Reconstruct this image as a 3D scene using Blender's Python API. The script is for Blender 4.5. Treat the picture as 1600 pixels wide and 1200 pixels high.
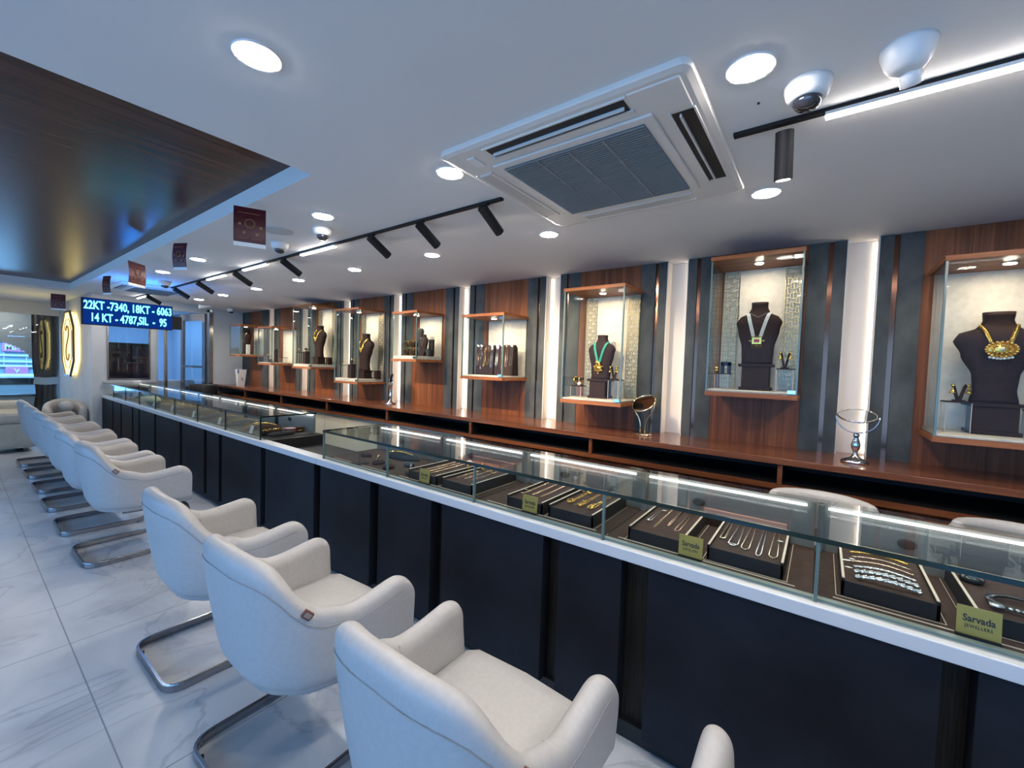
import bpy, bmesh, math, random
from mathutils import Vector, Matrix
random.seed(7)
PI = math.pi
for o in list(bpy.data.objects): bpy.data.objects.remove(o)
SC = bpy.context.scene
COL = SC.collection

# ------------------------------------------------ camera, world, exposure
H = 1.5
yaw, pitch, roll = 9.33598740e-01, -4.09387142e-02, 3.19734167e-02
F = 654.95
cy_, sy_, cp_, sp_ = math.cos(yaw), math.sin(yaw), math.cos(pitch), math.sin(pitch)
fwd = Vector((sy_*cp_, cy_*cp_, sp_)); rgt = Vector((cy_, -sy_, 0)); upv = rgt.cross(fwd)
cr_, sr_ = math.cos(roll), math.sin(roll)
r2 = cr_*rgt + sr_*upv; u2 = -sr_*rgt + cr_*upv
cd = bpy.data.cameras.new('camera'); cam = bpy.data.objects.new('camera', cd); COL.objects.link(cam)
cd.sensor_width = 36.0; cd.sensor_fit = 'HORIZONTAL'; cd.lens = F*36/1600; cd.clip_start = .02; cd.clip_end = 200
cam.matrix_world = Matrix(((r2.x, u2.x, -fwd.x, 0), (r2.y, u2.y, -fwd.y, 0), (r2.z, u2.z, -fwd.z, H), (0, 0, 0, 1)))
SC.camera = cam
SC.view_settings.view_transform = 'Standard'; SC.view_settings.look = 'None'
SC.view_settings.gamma = 1; SC.view_settings.use_curve_mapping = False
SC.view_settings.exposure = 0.62
W = bpy.data.worlds.new('world'); SC.world = W; W.use_nodes = True
bg = W.node_tree.nodes['Background']; bg.inputs[0].default_value = (.30, .58, 1.0, 1); bg.inputs[1].default_value = 1.3
SC.cycles.use_denoising = True
SC.cycles.max_bounces = 8; SC.cycles.diffuse_bounces = 4; SC.cycles.glossy_bounces = 4
SC.cycles.transmission_bounces = 6; SC.cycles.transparent_max_bounces = 40
SC.cycles.sample_clamp_indirect = 4; SC.cycles.caustics_reflective = False; SC.cycles.caustics_refractive = False

def area(name, loc, rot, sx, sy, power, color, spread=PI, parent=None):
    l = bpy.data.lights.new(name, 'AREA'); l.shape = 'RECTANGLE'; l.size = sx; l.size_y = sy
    l.energy = power; l.color = color; l.spread = spread
    o = bpy.data.objects.new(name, l); COL.objects.link(o); o.location = loc; o.rotation_euler = rot
    if parent: o.parent = parent
    return o
# daylight entering through the shop front on the left, and through the doors at the far left
area('daylight', (-3.30, 2.6, 1.2), (0, math.radians(-68), 0), 2.1, 11.2, 52, (.11, .41, 1.0), math.radians(125))
area('street_daylight', (1.2, 18.5, 5.5), (math.radians(48), 0, 0), 7, 4, 1300, (.35, .68, 1.0))
area('daylight_far', (-.2, 16.2, 1.35), (PI/2, 0, PI), 2.6, 1.8, 70, (.30, .58, 1.0))
area('back_room_light', (2.5, 11.8, 2.50), (0, 0, 0), 1.4, 2.4, 45, (.25, .52, 1.0))

# ------------------------------------------------ materials
MATS = {}
def nm(name):
    m = bpy.data.materials.new(name); m.use_nodes = True; nt = m.node_tree
    MATS[name] = m
    return m, nt, nt.nodes['Principled BSDF'], nt.nodes['Material Output']
def setp(b, col=None, rough=None, metal=None, **k):
    if col is not None: b.inputs['Base Color'].default_value = (*col, 1)
    if rough is not None: b.inputs['Roughness'].default_value = rough
    if metal is not None: b.inputs['Metallic'].default_value = metal
    for kk, v in k.items(): b.inputs[kk.replace('_', ' ')].default_value = v
def noise_mix(nt, b, c1, c2, scale=5, stretch=(1, 1, 1), detail=4, lo=.35, hi=.65, bump=0, dist=0, rgh=.55):
    tc = nt.nodes.new('ShaderNodeTexCoord'); mp = nt.nodes.new('ShaderNodeMapping'); mp.inputs['Scale'].default_value = stretch
    geo = nt.nodes.new('ShaderNodeNewGeometry')
    nt.links.new(geo.outputs['Position'], mp.inputs['Vector'])
    n = nt.nodes.new('ShaderNodeTexNoise'); n.inputs['Scale'].default_value = scale; n.inputs['Detail'].default_value = detail
    n.inputs['Roughness'].default_value = rgh; n.inputs['Distortion'].default_value = dist
    nt.links.new(mp.outputs[0], n.inputs['Vector'])
    cr = nt.nodes.new('ShaderNodeValToRGB'); e = cr.color_ramp.elements
    e[0].position = lo; e[0].color = (*c1, 1); e[1].position = hi; e[1].color = (*c2, 1)
    nt.links.new(n.outputs[0], cr.inputs[0]); nt.links.new(cr.outputs[0], b.inputs['Base Color'])
    if bump:
        bp = nt.nodes.new('ShaderNodeBump'); bp.inputs['Strength'].default_value = bump; bp.inputs['Distance'].default_value = .002
        nt.links.new(n.outputs[0], bp.inputs['Height']); nt.links.new(bp.outputs[0], b.inputs['Normal'])
    return n, cr
def plain(name, col, rough=.5, metal=0, **k):
    m, nt, b, o = nm(name); setp(b, col, rough, metal, **k); return m
def mott(name, c1, c2, rough=.6, scale=5, stretch=(1, 1, 1), bump=0, metal=0, lo=.35, hi=.65, dist=0, **k):
    m, nt, b, o = nm(name); setp(b, c1, rough, metal, **k); noise_mix(nt, b, c1, c2, scale, stretch, 5, lo, hi, bump, dist); return m
def emis(name, col, s):
    m = bpy.data.materials.new(name); m.use_nodes = True; nt = m.node_tree
    nt.nodes.remove(nt.nodes['Principled BSDF']); e = nt.nodes.new('ShaderNodeEmission')
    e.inputs[0].default_value = (*col, 1); e.inputs[1].default_value = s
    nt.links.new(e.outputs[0], nt.nodes['Material Output'].inputs[0]); MATS[name] = m; return m
def glass(name, tint=(.93, .97, .96), base=.04, mx=.75, rough=0.0):
    m = bpy.data.materials.new(name); m.use_nodes = True; nt = m.node_tree
    nt.nodes.remove(nt.nodes['Principled BSDF'])
    t = nt.nodes.new('ShaderNodeBsdfTransparent'); t.inputs[0].default_value = (*tint, 1)
    g = nt.nodes.new('ShaderNodeBsdfGlossy'); g.inputs['Roughness'].default_value = rough
    lw = nt.nodes.new('ShaderNodeLayerWeight'); lw.inputs[0].default_value = .5
    p = nt.nodes.new('ShaderNodeMath'); p.operation = 'POWER'; p.inputs[1].default_value = 4.0
    a = nt.nodes.new('ShaderNodeMath'); a.operation = 'MULTIPLY_ADD'; a.inputs[1].default_value = mx; a.inputs[2].default_value = base
    mix = nt.nodes.new('ShaderNodeMixShader')
    nt.links.new(lw.outputs['Facing'], p.inputs[0]); nt.links.new(p.outputs[0], a.inputs[0]); nt.links.new(a.outputs[0], mix.inputs[0])
    nt.links.new(t.outputs[0], mix.inputs[1]); nt.links.new(g.outputs[0], mix.inputs[2])
    nt.links.new(mix.outputs[0], nt.nodes['Material Output'].inputs[0]); MATS[name] = m; return m

white_ceil = mott('ceiling_paint', (.70, .68, .655), (.73, .71, .685), .85, 1.5)
wall_paint = mott('wall_paint', (.55, .55, .54), (.60, .60, .59), .7, 2)
niche_white = plain('niche_white', (.66, .60, .53), .55)
white_plastic = plain('white_plastic', (.74, .73, .71), .35)
cream_plastic = plain('cream_plastic', (.70, .66, .61), .4)
black_metal = plain('black_metal', (.008, .008, .009), .6, 0, Specular_IOR_Level=.25)
black = plain('matte_black', (.006, .006, .007), .6)
grille_grey = plain('grille_grey', (.22, .23, .23), .6)
chrome = plain('chrome', (.62, .62, .63), .12, 1)
steel = plain('brushed_steel', (.42, .42, .44), .2, 1)
leather = mott('white_leather', (.41, .398, .39), (.44, .428, .42), .42, 60, bump=.06)
seam_m = plain('leather_seam', (.27, .26, .25), .6)
frame_chrome = plain('frame_chrome', (.34, .34, .36), .16, 1)
tag_m = plain('tag_leather', (.13, .05, .03), .5)
tag_in = plain('tag_print', (.30, .22, .19), .4)
stone = mott('grey_stone', (.042, .045, .043), (.092, .095, .090), .55, 4.5, (1, 1.6, 1), .15, lo=.32, hi=.70)
panel_navy = mott('navy_panel', (.0065, .008, .0125), (.012, .0145, .021), .6, 4, bump=.1)
groove_wood = mott('groove_wood', (.012, .009, .006), (.028, .021, .014), .5, 6, (30, 30, 1), .2)
bronze = plain('bronze_mirror', (.17, .085, .058), .14, 1)
solid_white = plain('countertop_white', (.56, .58, .60), .35)
velvet = mott('brown_velvet', (.036, .021, .017), (.052, .032, .027), .8, 40)
velvet_d = mott('dark_brown_velvet', (.024, .0115, .0095), (.036, .018, .015), .8, 40)
velvet_n = mott('grey_velvet', (.030, .030, .031), (.050, .049, .048), .8, 40)
tray_side = plain('tray_side', (.018, .015, .015), .6)
tray_trim = plain('tray_trim', (.50, .42, .34), .4)
cream_cloth = mott('cream_cloth', (.52, .45, .37), (.60, .53, .44), .7, 30, bump=.1)
cream_door = plain('cream_laminate', (.62, .61, .52), .3)
back_grey = plain('case_back', (.17, .175, .17), .35)
gold = plain('gold', (.90, .56, .13), .22, 1)
rosegold = plain('rose_gold', (.80, .56, .40), .22, 1)
silver = plain('silver', (.78, .77, .74), .18, 1)
brass_lat = plain('brass_lattice', (.42, .31, .15), .35, 1)
brass_pl = plain('brass_plaque', (.36, .25, .055), .38, .5)
ink = plain('black_ink', (.012, .012, .012), .5)
emerald = plain('green_cord', (.03, .28, .20), .5)
pearl = plain('pearl', (.75, .72, .66), .25)
ruby = plain('ruby', (.30, .02, .02), .15)
jet = plain('jet_beads', (.02, .02, .02), .2)
paper = plain('paper_white', (.80, .80, .78), .6)
acrylic = glass('acrylic', (.97, .97, .96), .02, .45)
glass_m = glass('clear_glass', (.95, .975, .97), .003, .70)
glass_top = glass('glass_top', (.93, .965, .955), .035, .78)
glass_edge = plain('glass_edge', (.002, .018, .017), .15)
glass_edge_l = plain('glass_edge_pale', (.10, .15, .14), .2)
shop_glass = glass('shop_glass', (.84, .90, .92), .05, .75)
mirror_m = plain('mirror', (.80, .80, .80), .02, 1)
maroon = mott('maroon_print', (.060, .007, .012), (.095, .010, .016), .35, 8)
gold_print = plain('gold_print', (.30, .14, .06), .4)
curtain_m = mott('brown_curtain', (.060, .038, .030), (.10, .065, .052), .8, 10, (6, 6, 1))
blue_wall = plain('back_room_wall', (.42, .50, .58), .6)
camera_dark = plain('camera_dome', (.015, .015, .02), .05, 0, Coat_Weight=1.0)
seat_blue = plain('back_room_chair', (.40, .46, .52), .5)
concrete = plain('concrete', (.12, .12, .12), .9)
em_dl = emis('downlight_glow', (1.0, .93, .86), 165)
em_lin = emis('linear_glow', (1.0, .95, .92), 26)
em_case = emis('case_strip_glow', (1.0, .98, .95), 9)
em_niche = emis('niche_strip_glow', (1.0, .87, .72), 6)
em_sp = emis('wall_case_glow', (1.0, .86, .66), 330)
em_led = emis('led_text_glow', (.12, .80, 1.0), 3.2)
em_emb = emis('emblem_glow', (1.0, .80, .30), 1.7)
em_halo = emis('emblem_halo', (1.0, .78, .25), 5.0)

def wood(name, c1, c2, c3, rough, axis='z', coat=0.0, fine=1.0):
    m, nt, b, o = nm(name); setp(b, c1, rough, 0, Coat_Weight=coat, Coat_Roughness=.06)
    geo = nt.nodes.new('ShaderNodeNewGeometry'); mp = nt.nodes.new('ShaderNodeMapping')
    s = {'z': (9, 9, .35), 'y': (9, .5, 9), 'x': (.35, 7, 7)}[axis]; mp.inputs['Scale'].default_value = s
    nt.links.new(geo.outputs['Position'], mp.inputs['Vector'])
    n = nt.nodes.new('ShaderNodeTexNoise'); n.inputs['Scale'].default_value = 2.2*fine; n.inputs['Detail'].default_value = 6; n.inputs['Roughness'].default_value = .6
    n.inputs['Distortion'].default_value = .6
    nt.links.new(mp.outputs[0], n.inputs['Vector'])
    mp2 = nt.nodes.new('ShaderNodeMapping'); mp2.inputs['Scale'].default_value = tuple(v*6 if v > 1 else v*1.5 for v in s)
    nt.links.new(geo.outputs['Position'], mp2.inputs['Vector'])
    n2 = nt.nodes.new('ShaderNodeTexNoise'); n2.inputs['Scale'].default_value = 3; n2.inputs['Detail'].default_value = 3
    nt.links.new(mp2.outputs[0], n2.inputs['Vector'])
    ad = nt.nodes.new('ShaderNodeMath'); ad.operation = 'MULTIPLY_ADD'; ad.inputs[1].default_value = .35; nt.links.new(n2.outputs[0], ad.inputs[0]); nt.links.new(n.outputs[0], ad.inputs[2])
    cr = nt.nodes.new('ShaderNodeValToRGB'); e = cr.color_ramp.elements
    e[0].position = .45; e[0].color = (*c1, 1); e[1].position = .88; e[1].color = (*c3, 1)
    x = e.new(.66); x.color = (*c2, 1)
    nt.links.new(ad.outputs[0], cr.inputs[0]); nt.links.new(cr.outputs[0], b.inputs['Base Color'])
    return m
wood_wall = wood('walnut_wall', (.085, .026, .011), (.17, .055, .021), (.27, .095, .036), .4, 'z')
wood_bench = wood('walnut_bench', (.10, .032, .014), (.16, .052, .022), (.22, .080, .034), .22, 'y', .5)
wood_trim = wood('walnut_trim', (.18, .058, .020), (.28, .095, .034), (.38, .14, .055), .4, 'y', 0)
wood_ceil = wood('dark_ceiling_wood', (.042, .015, .008), (.072, .027, .015), (.10, .041, .024), .27, 'x', .0)

for n_ in ('grey_stone', 'walnut_wall', 'navy_panel', 'brown_velvet', 'dark_brown_velvet', 'grey_velvet', 'tray_side', 'groove_wood', 'walnut_trim', 'dark_ceiling_wood'):
    MATS[n_].node_tree.nodes['Principled BSDF'].inputs['Specular IOR Level'].default_value = .18
# marble floor with tile joints
m, nt, b, o = nm('marble_floor'); floor_m = m
setp(b, (.5, .5, .5), .30, 0)
n, cr = noise_mix(nt, b, (.46, .48, .50), (.60, .62, .64), 1.6, (1, 1, 1), 6, .38, .62, dist=1.2)
geo = nt.nodes.new('ShaderNodeNewGeometry')
n2 = nt.nodes.new('ShaderNodeTexNoise'); n2.inputs['Scale'].default_value = 1.1; n2.inputs['Detail'].default_value = 8; n2.inputs['Distortion'].default_value = 1.5
nt.links.new(geo.outputs['Position'], n2.inputs['Vector'])
v = nt.nodes.new('ShaderNodeValToRGB'); e = v.color_ramp.elements
e[0].position = .485; e[0].color = (0, 0, 0, 1); e[1].position = .515; e[1].color = (0, 0, 0, 1); x = e.new(.5); x.color = (.45, .45, .45, 1)
nt.links.new(n2.outputs[0], v.inputs[0])
mixv = nt.nodes.new('ShaderNodeMixRGB'); mixv.inputs[2].default_value = (.24, .26, .29, 1)
nt.links.new(v.outputs[0], mixv.inputs[0]); nt.links.new(cr.outputs[0], mixv.inputs[1])
br = nt.nodes.new('ShaderNodeTexBrick'); br.offset = 0; br.inputs['Scale'].default_value = 1.0
br.inputs['Brick Width'].default_value = 1.2; br.inputs['Row Height'].default_value = .8; br.inputs['Mortar Size'].default_value = .0028
br.inputs['Color1'].default_value = (0, 0, 0, 1); br.inputs['Color2'].default_value = (0, 0, 0, 1); br.inputs['Mortar'].default_value = (1, 1, 1, 1)
mp = nt.nodes.new('ShaderNodeMapping'); mp.inputs['Rotation'].default_value = (0, 0, PI/2); mp.inputs['Location'].default_value = (3.05, -.36, 0)
nt.links.new(geo.outputs['Position'], mp.inputs['Vector']); nt.links.new(mp.outputs[0], br.inputs['Vector'])
mixg = nt.nodes.new('ShaderNodeMixRGB'); mixg.inputs[2].default_value = (.22, .24, .27, 1)
nt.links.new(br.outputs['Color'], mixg.inputs[0]); nt.links.new(mixv.outputs[0], mixg.inputs[1]); nt.links.new(mixg.outputs[0], b.inputs['Base Color'])

# ------------------------------------------------ mesh helpers
def finish(name, bm, mats, parent=None, smooth=False, bevel=0, loc=None):
    me = bpy.data.meshes.new(name)
    bmesh.ops.recalc_face_normals(bm, faces=bm.faces); bm.to_mesh(me); bm.free()
    if not isinstance(mats, (list, tuple)): mats = [mats]
    for m in mats: me.materials.append(m)
    if smooth:
        for p in me.polygons: p.use_smooth = True
    o = bpy.data.objects.new(name, me); COL.objects.link(o)
    if parent: o.parent = parent
    if loc: o.location = loc
    if bevel:
        b = o.modifiers.new('bevel', 'BEVEL'); b.width = bevel; b.segments = 2; b.limit_method = 'ANGLE'
    return o
def B(bm, x0, x1, y0, y1, z0, z1, mi=0):
    vs = [bm.verts.new(p) for p in [(x0,y0,z0),(x1,y0,z0),(x1,y1,z0),(x0,y1,z0),(x0,y0,z1),(x1,y0,z1),(x1,y1,z1),(x0,y1,z1)]]
    fs = [bm.faces.new([vs[i] for i in f]) for f in [(0,3,2,1),(4,5,6,7),(0,1,5,4),(1,2,6,5),(2,3,7,6),(3,0,4,7)]]
    for f in fs: f.material_index = mi
    return vs
def box(name, x0, x1, y0, y1, z0, z1, m, parent=None, bevel=0):
    bm = bmesh.new(); B(bm, x0, x1, y0, y1, z0, z1); return finish(name, bm, m, parent, bevel=bevel)
def OB(bm, c, half, R, mi=0):
    vs = B(bm, -half[0], half[0], -half[1], half[1], -half[2], half[2], mi)
    for v in vs: v.co = R @ v.co + Vector(c)
    return vs
def loft(bm, rings, closed=True, cap=True, mi=0):
    vr = [[bm.verts.new(p) for p in r] for r in rings]
    n = len(vr[0])
    for a, b_ in zip(vr, vr[1:]):
        for i in range(n if closed else n-1):
            j = (i+1) % n
            f = bm.faces.new((a[i], a[j], b_[j], b_[i])); f.material_index = mi
    if cap:
        for r in (vr[0][::-1], vr[-1]):
            try: bm.faces.new(r).material_index = mi
            except ValueError: pass
    return vr
def lathe(bm, prof, c=(0, 0, 0), seg=24, mi=0, sx=1, sy=1, R=None):
    rings = []
    for r, z in prof:
        ring = []
        for i in range(seg):
            a = 2*PI*i/seg; p = Vector((max(r, 1e-5)*math.cos(a)*sx, max(r, 1e-5)*math.sin(a)*sy, z))
            if R: p = R @ p
            ring.append(p + Vector(c))
        rings.append(ring)
    loft(bm, rings, mi=mi)
def sweep(bm, path, prof, b0=(0, 0, 1), closed=False, mi=0):
    """sweep a closed 2-D profile along a path with parallel transport"""
    P = [Vector(p) for p in path]; n = len(P); T = []
    for i in range(n):
        if closed: t = P[(i+1) % n]-P[i-1]
        else: t = P[min(i+1, n-1)]-P[max(i-1, 0)]
        T.append(t.normalized())
    b_ = Vector(b0); b_ = (b_-T[0]*b_.dot(T[0])).normalized(); rings = []
    for i in range(n):
        if i:
            q = T[i-1].rotation_difference(T[i]); b_ = q @ b_
        b_ = (b_-T[i]*b_.dot(T[i])).normalized(); s = T[i].cross(b_)
        rings.append([P[i]+s*u+b_*v_ for u, v_ in prof])
    if closed:
        rings.append(rings[0]); vr = [[bm.verts.new(p) for p in r] for r in rings[:-1]]; vr.append(vr[0])
        k = len(prof)
        for a, c in zip(vr, vr[1:]):
            for i in range(k):
                j = (i+1) % k
                bm.faces.new((a[i], a[j], c[j], c[i])).material_index = mi
    else: loft(bm, rings, mi=mi)
def circ(r, n=8, ry=None): return [(r*math.cos(2*PI*i/n), (ry or r)*math.sin(2*PI*i/n)) for i in range(n)]
def rect(w, h): return [(-w/2, -h/2), (w/2, -h/2), (w/2, h/2), (-w/2, h/2)]
def fillet(pts, r, seg=5):
    out = [Vector(pts[0])]
    for i in range(1, len(pts)-1):
        p0, p1, p2 = Vector(pts[i-1]), Vector(pts[i]), Vector(pts[i+1])
        d0 = (p0-p1); d2 = (p2-p1); rr = min(r, d0.length*.49, d2.length*.49)
        a = p1+d0.normalized()*rr; c = p1+d2.normalized()*rr
        for k in range(seg+1):
            t = k/seg; out.append((1-t)**2*a+2*t*(1-t)*p1+t*t*c)
    out.append(Vector(pts[-1])); return out
def bead(bm, c, r, mi=0, s=(1, 1, 1)):
    M = Matrix.Translation(Vector(c)) @ Matrix.Diagonal((s[0], s[1], s[2], 1))
    ret = bmesh.ops.create_icosphere(bm, subdivisions=1, radius=r, matrix=M)
    for v_ in ret['verts']:
        for f in v_.link_faces: f.material_index = mi
def beads(bm, path, r, step=None, mi=0):
    step = step or 2.05*r; P = [Vector(p) for p in path]; acc = 0
    bead(bm, P[0], r, mi)
    for a, c in zip(P, P[1:]):
        L = (c-a).length
        if L < 1e-6: continue
        d = step-acc
        while d <= L:
            bead(bm, a+(c-a)*(d/L), r, mi); d += step
        acc = L-(d-step)
def thing(name, label, cat, loc=(0, 0, 0), rotz=0, group=None):
    o = bpy.data.objects.new(name, None); COL.objects.link(o); o.location = loc; o.rotation_euler = (0, 0, rotz)
    o.empty_display_size = .05; o['label'] = label; o['category'] = cat
    if group: o['group'] = group
    return o
def tag(o, label, cat, group=None):
    o['label'] = label; o['category'] = cat
    if group: o['group'] = group
    return o
def struct(o): o['kind'] = 'structure'; return o
def dup(root, loc, rotz, label, group=None):
    r = root.copy(); COL.objects.link(r); r.location = loc; r.rotation_euler = (0, 0, rotz); r['label'] = label
    if group: r['group'] = group
    for ch in list(root.children):
        c = ch.copy(); COL.objects.link(c); c.parent = r
        for g in ch.children:
            d = g.copy(); COL.objects.link(d); d.parent = c
    return r
def text(name, body, size, M, m, parent=None, ext=.0006, bold=0, sx=1, align='CENTER', spacing=1, fit=0):
    cu = bpy.data.curves.new(name, 'FONT'); cu.body = body; cu.size = size; cu.extrude = ext; cu.align_x = align; cu.align_y = 'CENTER'
    cu.offset = bold; cu.space_character = spacing; cu.resolution_u = 3
    t = bpy.data.objects.new(name, cu); COL.objects.link(t)
    dg = bpy.context.evaluated_depsgraph_get(); me = bpy.data.meshes.new_from_object(t.evaluated_get(dg))
    bpy.data.objects.remove(t)
    if fit: xs_ = [v_.co.x for v_ in me.vertices]; sx = fit/(max(xs_)-min(xs_))
    me.transform(M @ Matrix.Diagonal((sx, 1, 1, 1))); me.materials.clear(); me.materials.append(m)
    o = bpy.data.objects.new(name, me); COL.objects.link(o)
    if parent: o.parent = parent
    return o
def face_mat(loc, right, up):
    r = Vector(right).normalized(); u = Vector(up).normalized(); n_ = r.cross(u)
    return Matrix(((r.x, u.x, n_.x, loc[0]), (r.y, u.y, n_.y, loc[1]), (r.z, u.z, n_.z, loc[2]), (0, 0, 0, 1)))
# ================================================= THE ROOM
CZ = 2.33           # ceiling height
struct(box('floor', -3.3, 3.6, -3.2, 16.0, -.1, 0, floor_m))
# ceiling with the long wood-lined recess on the left, higher zone at the far end
RX0, RX1, RY0, RY1 = -2.2, .985, 1.88, 8.0
bm = bmesh.new(); t = .12
B(bm, -3.3, 3.6, -3.2, RY0, CZ, CZ+t); B(bm, -3.3, RX0, RY0, RY1, CZ, CZ+t)
B(bm, RX1, 3.6, RY0, 8.05, CZ, CZ+t); B(bm, 2.6, 3.6, 8.05, 8.7, CZ, CZ+t); B(bm, -3.3, RX1, RY1, 8.3, CZ, CZ+t)
B(bm, RX1, 2.6, 7.99, 8.05, CZ+t, 2.62); B(bm, 2.60, 2.66, 8.05, 8.7, CZ+t, 2.62)
B(bm, -3.3, RX1+.06, 8.24, 8.36, CZ+t, 2.62); B(bm, RX1-.06, RX1, 8.0, 8.3, CZ+t, 2.62)
B(bm, -3.3, 3.6, 8.0, 16.0, 2.54, 2.62)
struct(finish('ceiling', bm, white_ceil))
bm = bmesh.new()
z = CZ+.085
ys = [RY0, 3.15, 4.45, 5.75, 7.05, RY1]
for a, c in zip(ys, ys[1:]): B(bm, RX0, RX1+.02, a+.0015, c-.0015, z, z+.02)
rp = finish('ceiling_recess_panel', bm, wood_ceil); struct(rp); rp.name = 'ceiling_wood'
# right wall behind the displays
struct(box('wall_right', 3.42, 3.56, -3.2, 8.7, 0, CZ+.05, wall_paint))
# end wall beside the back room door, door opening, wall with pass window
bm = bmesh.new()
B(bm, 2.78, 3.5, 8.62, 8.74, 0, CZ+.2)
struct(finish('wall_end', bm, wall_paint))
bm = bmesh.new()
B(bm, 1.47, 1.655, 9.95, 10.07, 0, 2.6); B(bm, 2.235, 2.35, 9.95, 10.07, 0, 2.6)
B(bm, 1.655, 2.235, 9.95, 10.07, 0, 1.05); B(bm, 1.655, 2.235, 9.95, 10.07, 2.2, 2.6); B(bm, 2.35, 3.5, 9.95, 10.07, 2.36, 2.6)
B(bm, 3.12, 3.5, 9.95, 10.07, 0, 2.6); B(bm, 1.47, 1.56, 10.07, 13.4, 0, 2.6)
struct(finish('wall_back', bm, wall_paint))
bm = bmesh.new()
for a in ((1.655, 1.675, 1.05, 2.2), (2.215, 2.235, 1.05, 2.2), (1.675, 2.215, 1.05, 1.075), (1.675, 2.215, 2.18, 2.2)): B(bm, a[0], a[1], 9.93, 10.0, a[2], a[3])
w1 = struct(finish('window_1', bm, steel)); box('window_pane', 1.675, 2.215, 9.96, 9.966, 1.075, 2.18, shop_glass, w1)
box('window_sill', 1.60, 2.30, 9.90, 9.95, 1.00, 1.045, wall_paint, w1)
# back room beyond
bm = bmesh.new()
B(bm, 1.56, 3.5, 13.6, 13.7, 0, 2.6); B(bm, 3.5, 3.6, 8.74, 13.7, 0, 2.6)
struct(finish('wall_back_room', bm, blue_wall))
t_ = thing('storage_cabinet', 'dark storage cabinet seen through the pass window of the far wall', 'cabinet', (1.98, 10.9, 0))
box('body', -.36, .38, -.25, .25, 0, 1.72, black_metal, t_)
for i in range(3): box('door', -.34+i*.24, -.12+i*.24, -.275, -.25, .1, 1.66, plain('cabinet_door_%d' % i, (.03+.01*i, .026, .03), .2), t_)
t_ = thing('wall_rack', 'dark wall box with a hanging cable in the blue back room', 'wall box', (2.62, 11.9, 1.45))
box('body', -.17, .17, -.06, .06, -.09, .09, black_metal, t_)
bm = bmesh.new(); sweep(bm, fillet([(-.1, 0, -.09), (-.12, 0, -.3), (-.2, 0, -.6), (-.2, 0, -1.0)], .1), circ(.008, 6)); finish('cable', bm, black, t_, True)
# door of the back room, half glazed, hinged on its right post
d1 = bpy.data.objects.new('door_1', None); COL.objects.link(d1); d1.location = (2.76, 8.66, 0); struct(d1)
bm = bmesh.new()
B(bm, -.03, .03, -.05, .07, 0, 2.28); B(bm, -.40, -.37, .9, 1.0, 0, 2.30)
finish('door_frame', bm, steel, d1)
dp = bpy.data.objects.new('door_leaf', None); COL.objects.link(dp); dp.parent = d1; dp.location = (-.01, .08, 0); dp.rotation_euler = (0, 0, math.radians(100))
bm = bmesh.new()
B(bm, .02, .10, 0, .04, .05, 2.26); B(bm, .72, .80, 0, .04, .05, 2.26); B(bm, .10, .72, 0, .04, 2.14, 2.26); B(bm, .10, .72, 0, .04, .05, .95); B(bm, .10, .72, 0, .04, 1.30, 1.34)
finish('leaf_frame', bm, steel, dp)
box('leaf_glass', .10, .72, .015, .022, .95, 2.14, shop_glass, dp)
bm = bmesh.new()
for zz in (.5, 1.25, 2.0): lathe(bm, [(.016, zz-.06), (.016, zz+.06)], (0, 0, 0), 10)
finish('hinge', bm, black_metal, d1)
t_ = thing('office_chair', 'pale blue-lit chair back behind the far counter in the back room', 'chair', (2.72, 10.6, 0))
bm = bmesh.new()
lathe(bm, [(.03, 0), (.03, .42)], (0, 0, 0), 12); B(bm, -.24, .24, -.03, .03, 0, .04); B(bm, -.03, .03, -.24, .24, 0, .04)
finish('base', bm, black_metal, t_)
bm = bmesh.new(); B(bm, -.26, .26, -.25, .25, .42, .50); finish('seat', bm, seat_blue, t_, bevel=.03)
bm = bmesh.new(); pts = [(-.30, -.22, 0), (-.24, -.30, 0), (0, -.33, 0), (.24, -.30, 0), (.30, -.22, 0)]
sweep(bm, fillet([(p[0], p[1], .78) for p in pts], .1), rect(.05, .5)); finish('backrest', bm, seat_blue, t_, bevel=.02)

# left and near walls (shop front glazing on the left; not in view but lets the daylight in)
bm = bmesh.new()
B(bm, -3.5, -3.35, -3.2, -3.0, 0, 2.5); B(bm, -3.5, -3.35, 8.2, 16.0, 0, 2.6); B(bm, -3.5, -3.35, -3.0, 8.2, 0, .1); B(bm, -3.5, -3.35, -3.0, 8.2, 2.3, 2.5)
struct(finish('wall_left', bm, wall_paint))
struct(box('wall_front', -3.4, 3.56, -3.35, -3.2, 0, 2.5, wall_paint))
# far left: glazed partition with handle, brown curtain behind, arched opening to the street
w2 = struct(box('window_2', -3.25, 1.47, 13.38, 13.41, 2.28, 2.54, cream_plastic))
box('window_pane', -3.25, 1.47, 13.39, 13.40, .02, 2.28, shop_glass, w2)
bm = bmesh.new()
AX0, AX1, AZ0, AZ1, AR = -.35, 1.235, .50, 1.72, 1.0
B(bm, -3.25, AX0, 14.45, 14.6, 0, 2.6); B(bm, AX0, 1.6, 14.45, 14.6, 0, AZ0); 
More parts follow.
